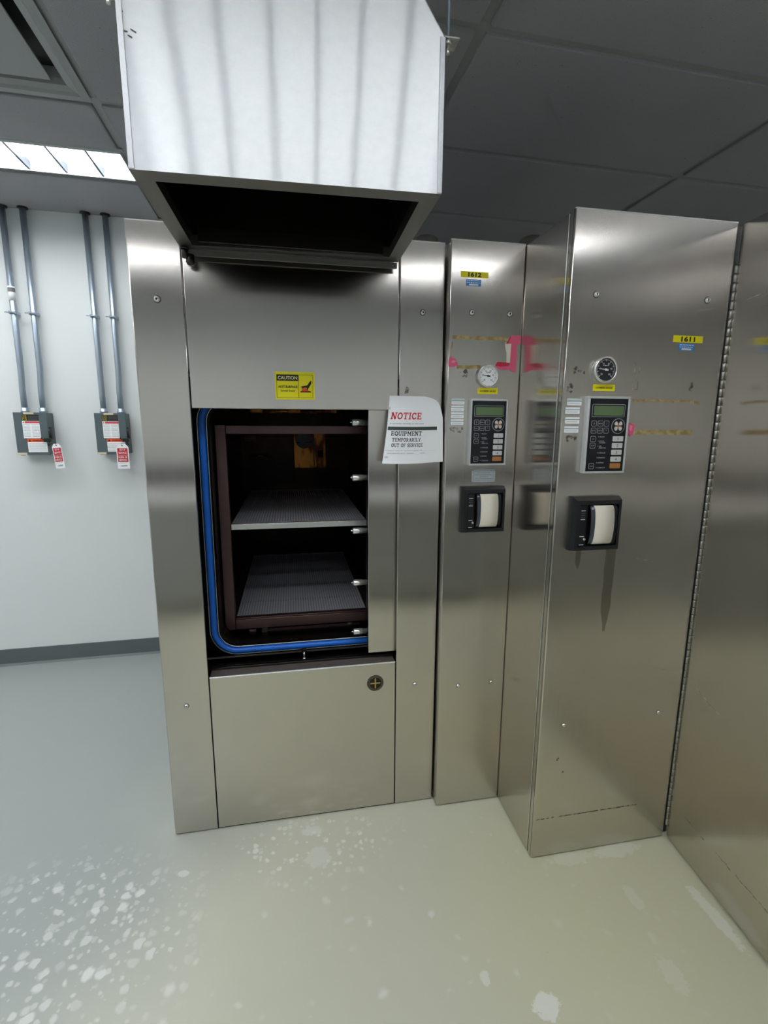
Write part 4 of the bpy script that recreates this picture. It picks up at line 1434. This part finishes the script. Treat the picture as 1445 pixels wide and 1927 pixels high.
pm._new(fs, 'paper', True)
obj('sheet', pm, NS)
# printing: fn takes (s, -t, off)
def pf(a, b, off):
    return paper(a, b, off)
pn = MB()
FN = lambda a, b, off: paper(a, 1 - b, off)        # b grows upward
def inv(t_):
    return 1 - t_
slab(pn, 'NOTICE', .10, .04, .60, inv(.345), FN, 'red_print', .18)
slab(pn, 'EQUIPMENT', .064, .075, .615, inv(.585), FN, 'black_print')
slab(pn, 'TEMPORARILY', .052, .10, .600, inv(.672), FN, 'black_print')
slab(pn, 'OUT OF SERVICE', .052, .10, .635, inv(.752), FN, 'black_print')
i_ = pn.mi('green_print')
for k in range(14):
    a0, a1 = .015 + .875 * k / 14, .015 + .875 * (k + 1) / 14
    vs = [pn.bm.verts.new(paper(a, t_, .0006)) for a, t_ in ((a0, .505), (a1, .505), (a1, .455), (a0, .455))]
    pn.bm.faces.new(vs).material_index = i_
pn.text('is currently working on this issue', .020, .34, inv(.415), 0, 'grey_print', shear=.3, width=.60, fn=FN)
pn.text('If anyone needs the equipment please call ______________', .015, .455, inv(.812), 0, 'grey_print', width=.86, fn=FN)
pn.text('ANTICIPATED DATE:  MONTH ______ DATE ____', .015, .40, inv(.855), 0, 'grey_print', width=.70, fn=FN)
pn.text('OFE', .03, .045, inv(.92), 0, 'grey_print', width=.05, fn=FN)
pn.text('E', .05, .022, inv(.20), 0, 'grey_print', width=.02, fn=FN)
obj('lettering', pn, NS)

# ================================================================== LEFT WALL: CONDUITS, SWITCHES, TAGS (room frame)
VC = V1 - .031
def conduit(uc_top, ubox, zbox, offset, sticker, lab):
    t = thing('conduit', lab, 'electrical conduit', (uc_top, VC, zbox), True, 'conduits on the left wall')
    P = [(uc_top, VC, CZ + .05), (uc_top + (ubox - uc_top) * .5, VC, 1.80)]
    for k in range(1, 6):
        q_ = k / 6
        P.append((uc_top + (ubox - uc_top) * (.55 + .45 * (3 * q_ * q_ - 2 * q_ ** 3)), VC, 1.78 - .12 * q_))
    P += [(ubox, VC, 1.66), (ubox, VC, zbox + .03)]
    obj('pipe', MB().tube(P, .0155, 'conduit', 14), t)
    cn = MB()
    cn.lathe([(0, .017), (.002, .0215), (.012, .0215), (.013, .019), (.026, .019), (.028, .0165)], (ubox, VC, zbox + .001), (0, 0, 1), 'conduit', 14)
    obj('connector', cn, t)
    st = MB()
    zs = 2.087
    uc_ = uc_top
    uc_top = uc_ + (ubox - uc_) * .32
    st.lathe([(0, .0165), (0.0, .018), (.014, .018), (.014, .0165)], (uc_top, VC, zs - .007), (0, 0, 1), 'conduit', 16, False)
    st.box(uc_top + .012, uc_top + .018, VC - .024, V1 - .001, zs - .008, zs + .008, 'conduit', .001)
    st.box(uc_top - .018, uc_top - .012, VC - .024, V1 - .001, zs - .008, zs + .008, 'conduit', .001)
    st.cyl((uc_top - .036, VC - .021, zs), (uc_top + .024, VC - .021, zs), .0028, 'conduit', 8)
    obj('strap', st, t)
    uc_top = uc_
    es_ = MB().lathe([(0, .017), (.001, .026), (.006, .026), (.007, .017)], (uc_top, VC, CZ - .007), (0, 0, 1), 'dark_steel', 16)
    obj('escutcheon', es_, t)
    if sticker:
        sk = MB().lathe([(0, .0160), (0, .0166), (.075, .0166), (.075, .0160)], (uc_top + (ubox - uc_top) * .27, VC, 2.150), (0, 0, 1), 'paper', 20, False)
        sk.lathe([(0, .0168), (.022, .0168)], (uc_top + (ubox - uc_top) * .27, VC, 2.195), (0, 0, 1), 'grey_print', 20, False)
        obj('sticker', sk, t, label='white maker sticker')
ZBX = 1.5455
conduit(-1.4449, -1.4545, ZBX, 0, True, 'galvanized conduit with white sticker, leftmost of the four on the wall')
conduit(-1.3461, -1.3601, ZBX, 0, False, 'galvanized conduit, second from left, feeding the left switch box')
conduit(-1.0422, -1.0435, ZBX, 0, False, 'galvanized conduit, third from left, feeding the right switch box')
conduit(-.9406, -.9490, ZBX, 0, False, 'galvanized conduit nearest the sterilizer, feeding the right switch box')

def switch(u0, u1, lab):
    vf = 1.49
    z0, z1 = 1.312, ZBX
    t = thing('safety_switch', lab, 'electrical switch', ((u0 + u1) / 2, V1, z0), True, 'switch boxes on the left wall')
    W_, H_ = u1 - u0, z1 - z0
    b = MB()
    b.box(u0, u1, vf + .004, V1 - .001, z0, z1, 'switch_grey', .003)
    obj('box', b, t)
    c = MB()
    c.box(u0 - .002, u1 + .001, vf, vf + .0038, z0 - .003, z1 + .002, 'switch_grey', .0015)
    c.box(u0 + .01, u0 + .03, vf + .004, vf + .02, z0 - .006, z0 - .001, 'switch_grey')
    cv = obj('cover', c, t)
    X = lambda q: u0 + q * W_
    Z = lambda q: z1 - q * H_
    l = MB()
    l.rect(X(.24), X(.765), Z(.61), Z(.045), vf, 'paper')
    yy = vf - .0004
    l.rect(X(.24), X(.765), Z(.195), Z(.045), yy, 'black_print')
    l.frame(X(.265), X(.385), Z(.18), Z(.062), .0014, yy - .0004, plain('emblem_yellow', (216, 196, 60), .5))
    l.frame(X(.295), X(.355), Z(.152), Z(.092), .0014, yy - .0004, plain('emblem_yellow_2', (216, 196, 60), .5))
    for q_ in (.072, .10, .128, .156):
        l.scrib(X(.44), X(.75), Z(q_ + .012), .0014, yy - .0004, 'grey_print', .005, .015)
    l.rect(X(.33), X(.765), Z(.25), Z(.205), yy, plain('danger_red', (206, 60, 70), .5))
    l.flat([(X(.25), Z(.245)), (X(.32), Z(.245)), (X(.285), Z(.205))], yy, plain('triangle_orange', (214, 120, 90), .5))
    for k in range(9):
        zz = Z(.29 + k * .035)
        l.scrib(X(.26), X(.47), zz, .0016, yy, 'grey_print', .006, .018)
        l.scrib(X(.52), X(.75), zz, .0016, yy, 'grey_print', .006, .018)
    obj('instruction_label', l, cv, label='white instruction label with black and red header')
    l = MB()
    l.rect(X(.335), X(.93), Z(.945), Z(.62), vf, 'paper')
    l.rect(X(.335), X(.93), Z(.70), Z(.62), yy, 'orange_print')
    l.flat([(X(.37), Z(.69)), (X(.45), Z(.69)), (X(.41), Z(.63))], yy - .0004, 'black_print')
    l.text('WARNING', .0105, X(.68), Z(.685), yy - .0008, 'black_print', bold=.02, width=W_ * .36)
    for k in range(6):
        l.scrib(X(.37), X(.90), Z(.75 + k * .033), .0014, yy, 'grey_print', .006, .02)
    obj('warning_label', l, cv, label='white label with orange WARNING header')
    tp_ = MB()
    tp_.rect(X(.31), X(.62), z1 - .008, z1 + .003, vf, 'cream_tape', .0012)
    obj('tape_piece', tp_, cv, label='cream masking tape')
    tp_ = MB()
    tp_.rect(X(.0), X(.28), z0 - .003, z0 + .010, vf, 'cream_tape', .0012)
    obj('tape_piece', tp_, cv, label='cream masking tape')
    # side operating lever
    h = MB()
    h.box(u1 + .0012, u1 + .006, 1.505, 1.535, Z(.62), Z(.34), 'black_metal', .001)
    h.tube([(u1 + .006, 1.515, Z(.60)), (u1 + .012, 1.508, Z(.62)), (u1 + .012, 1.494, Z(.60)), (u1 + .010, 1.487, Z(.50)), (u1 + .008, 1.486, Z(.38))], .004, 'black_metal', 8)
    h.box(u1 - .022, u1 + .014, 1.472, 1.4895, Z(.70), Z(.60), 'black_metal', .003)
    h.tube([(u1 - .020, 1.481, Z(.65)), (u1 - .036, 1.479, Z(.61)), (u1 - .030, 1.479, Z(.585))], .003, 'black_metal', 6)
    h.tube([(u1 + .004, 1.478, Z(.68)), (u1 + .008, 1.476, Z(.76)), (u1 + .002, 1.474, Z(.79)), (u1 - .004, 1.476, Z(.72))], .0025, 'black_metal', 6)
    obj('lever', h, t, label='black operating lever with padlock hasp')
switch(-1.490, -1.325, 'grey safety switch box on the wall, left of the two, under two conduits')
switch(-1.077, -.914, 'grey safety switch box on the wall nearest the sterilizer, right of the two')

def tag(uc, ztop, w_, h_, tilt, vt, lab, wire):
    t = thing('warning_tag', lab, 'tag', (uc, vt, ztop), True, 'out of service tags on the switches')
    b = MB()
    R = lambda a, c: (uc + a * math.cos(tilt) - c * math.sin(tilt), ztop + a * math.sin(tilt) + c * math.cos(tilt))
    pts = [(-w_ / 2, -h_), (w_ / 2, -h_), (w_ / 2, -.018), (w_ * .28, 0), (-w_ * .28, 0), (-w_ / 2, -.018)]
    b.flat([R(a, c) for a, c in pts], vt, 'paper', .001)
    obj('card', b, t)
    p = MB()
    y = vt - .001
    p.flat([R(a, c) for a, c in ((-w_ * .42, -h_ * .73), (w_ * .42, -h_ * .73), (w_ * .42, -h_ * .17), (-w_ * .42, -h_ * .17))], y, 'red_print')
    p.flat([R(a, c) for a, c in ((-w_ * .38, -h_ * .465), (w_ * .38, -h_ * .465), (w_ * .38, -h_ * .455), (-w_ * .38, -h_ * .455))], y - .0004, 'paper', .0002)
    fn = lambda x, z_, off: (lambda q: (q[0], y - .0012, q[1]))(R(x, z_))
    for tx, q_, ww in (('OUT OF', .27, .5), ('SERVICE', .395, .66), ('FUERA DE', .575, .70), ('SERVICIO', .69, .66)):
        p.text(tx, h_ * .075, 0, -h_ * q_, 0, 'white_print', bold=.02, width=w_ * ww, fn=fn)
    for q_ in (.78, .87, .93):
        p.flat([R(a, c) for a, c in ((-w_ * .36, -h_ * q_), (w_ * .3, -h_ * q_), (w_ * .3, -h_ * q_ + .0012), (-w_ * .36, -h_ * q_ + .0012))], y, 'grey_print', .0002)
    p.flat([R(a, c) for a, c in ((-w_ * .2, -h_ * .91), (w_ * .3, -h_ * .90), (w_ * .3, -h_ * .875), (-w_ * .2, -h_ * .885))], y, 'grey_print', .0002)
    ex, ez = R(0, -.009)
    p.disc(ex, ez, .0035, y, 'black_metal', .0004, 12)
    obj('lettering', p, t)
    wr = MB().tube([(ex, y - .001, ez), (ex - .003, y - .002, ez + .012), wire], .001, 'black_metal', 6)
    obj('wire_tie', wr, t)
tag(-1.281, 1.3735, .047, .140, .085, 1.462, 'red and white OUT OF SERVICE tag hanging from the left switch box', (-1.318, 1.476, 1.372))
tag(-.936, 1.3705, .0655, .143, .0, 1.462, 'red and white OUT OF SERVICE tag hanging from the right switch box', (-.912, 1.476, 1.372))

# ================================================================== BENCH BEHIND THE VIEWER (seen mirrored in the steel)
WB = thing('workbench', 'stainless steel workbench behind the viewer, mirrored in the cabinet fronts', 'workbench', (.5, -2.5, 0), True)
obj('worktop', MB().box(-2.4, 2.9, -2.85, -2.10, .875, .925, 'white_enamel', .004), WB)
obj('backsplash', MB().box(-2.4, 2.9, -2.85, -2.82, .9255, 1.10, 'dark_steel', .003), WB)
for k in range(6):
    u = -2.38 + k * .88
    obj('cupboard', MB().box(u, u + .86, -2.81, -2.16, .10, .873, 'tray_grey', .004), WB)
    obj('leg', MB().box(u + .05, u + .10, -2.75, -2.25, 0, .0995, 'black_metal'), WB)

for o in bpy.data.objects:
    if '_b' in o:
        del o['_b']
for m in list(bpy.data.meshes):
    if m.users == 0:
        bpy.data.meshes.remove(m)
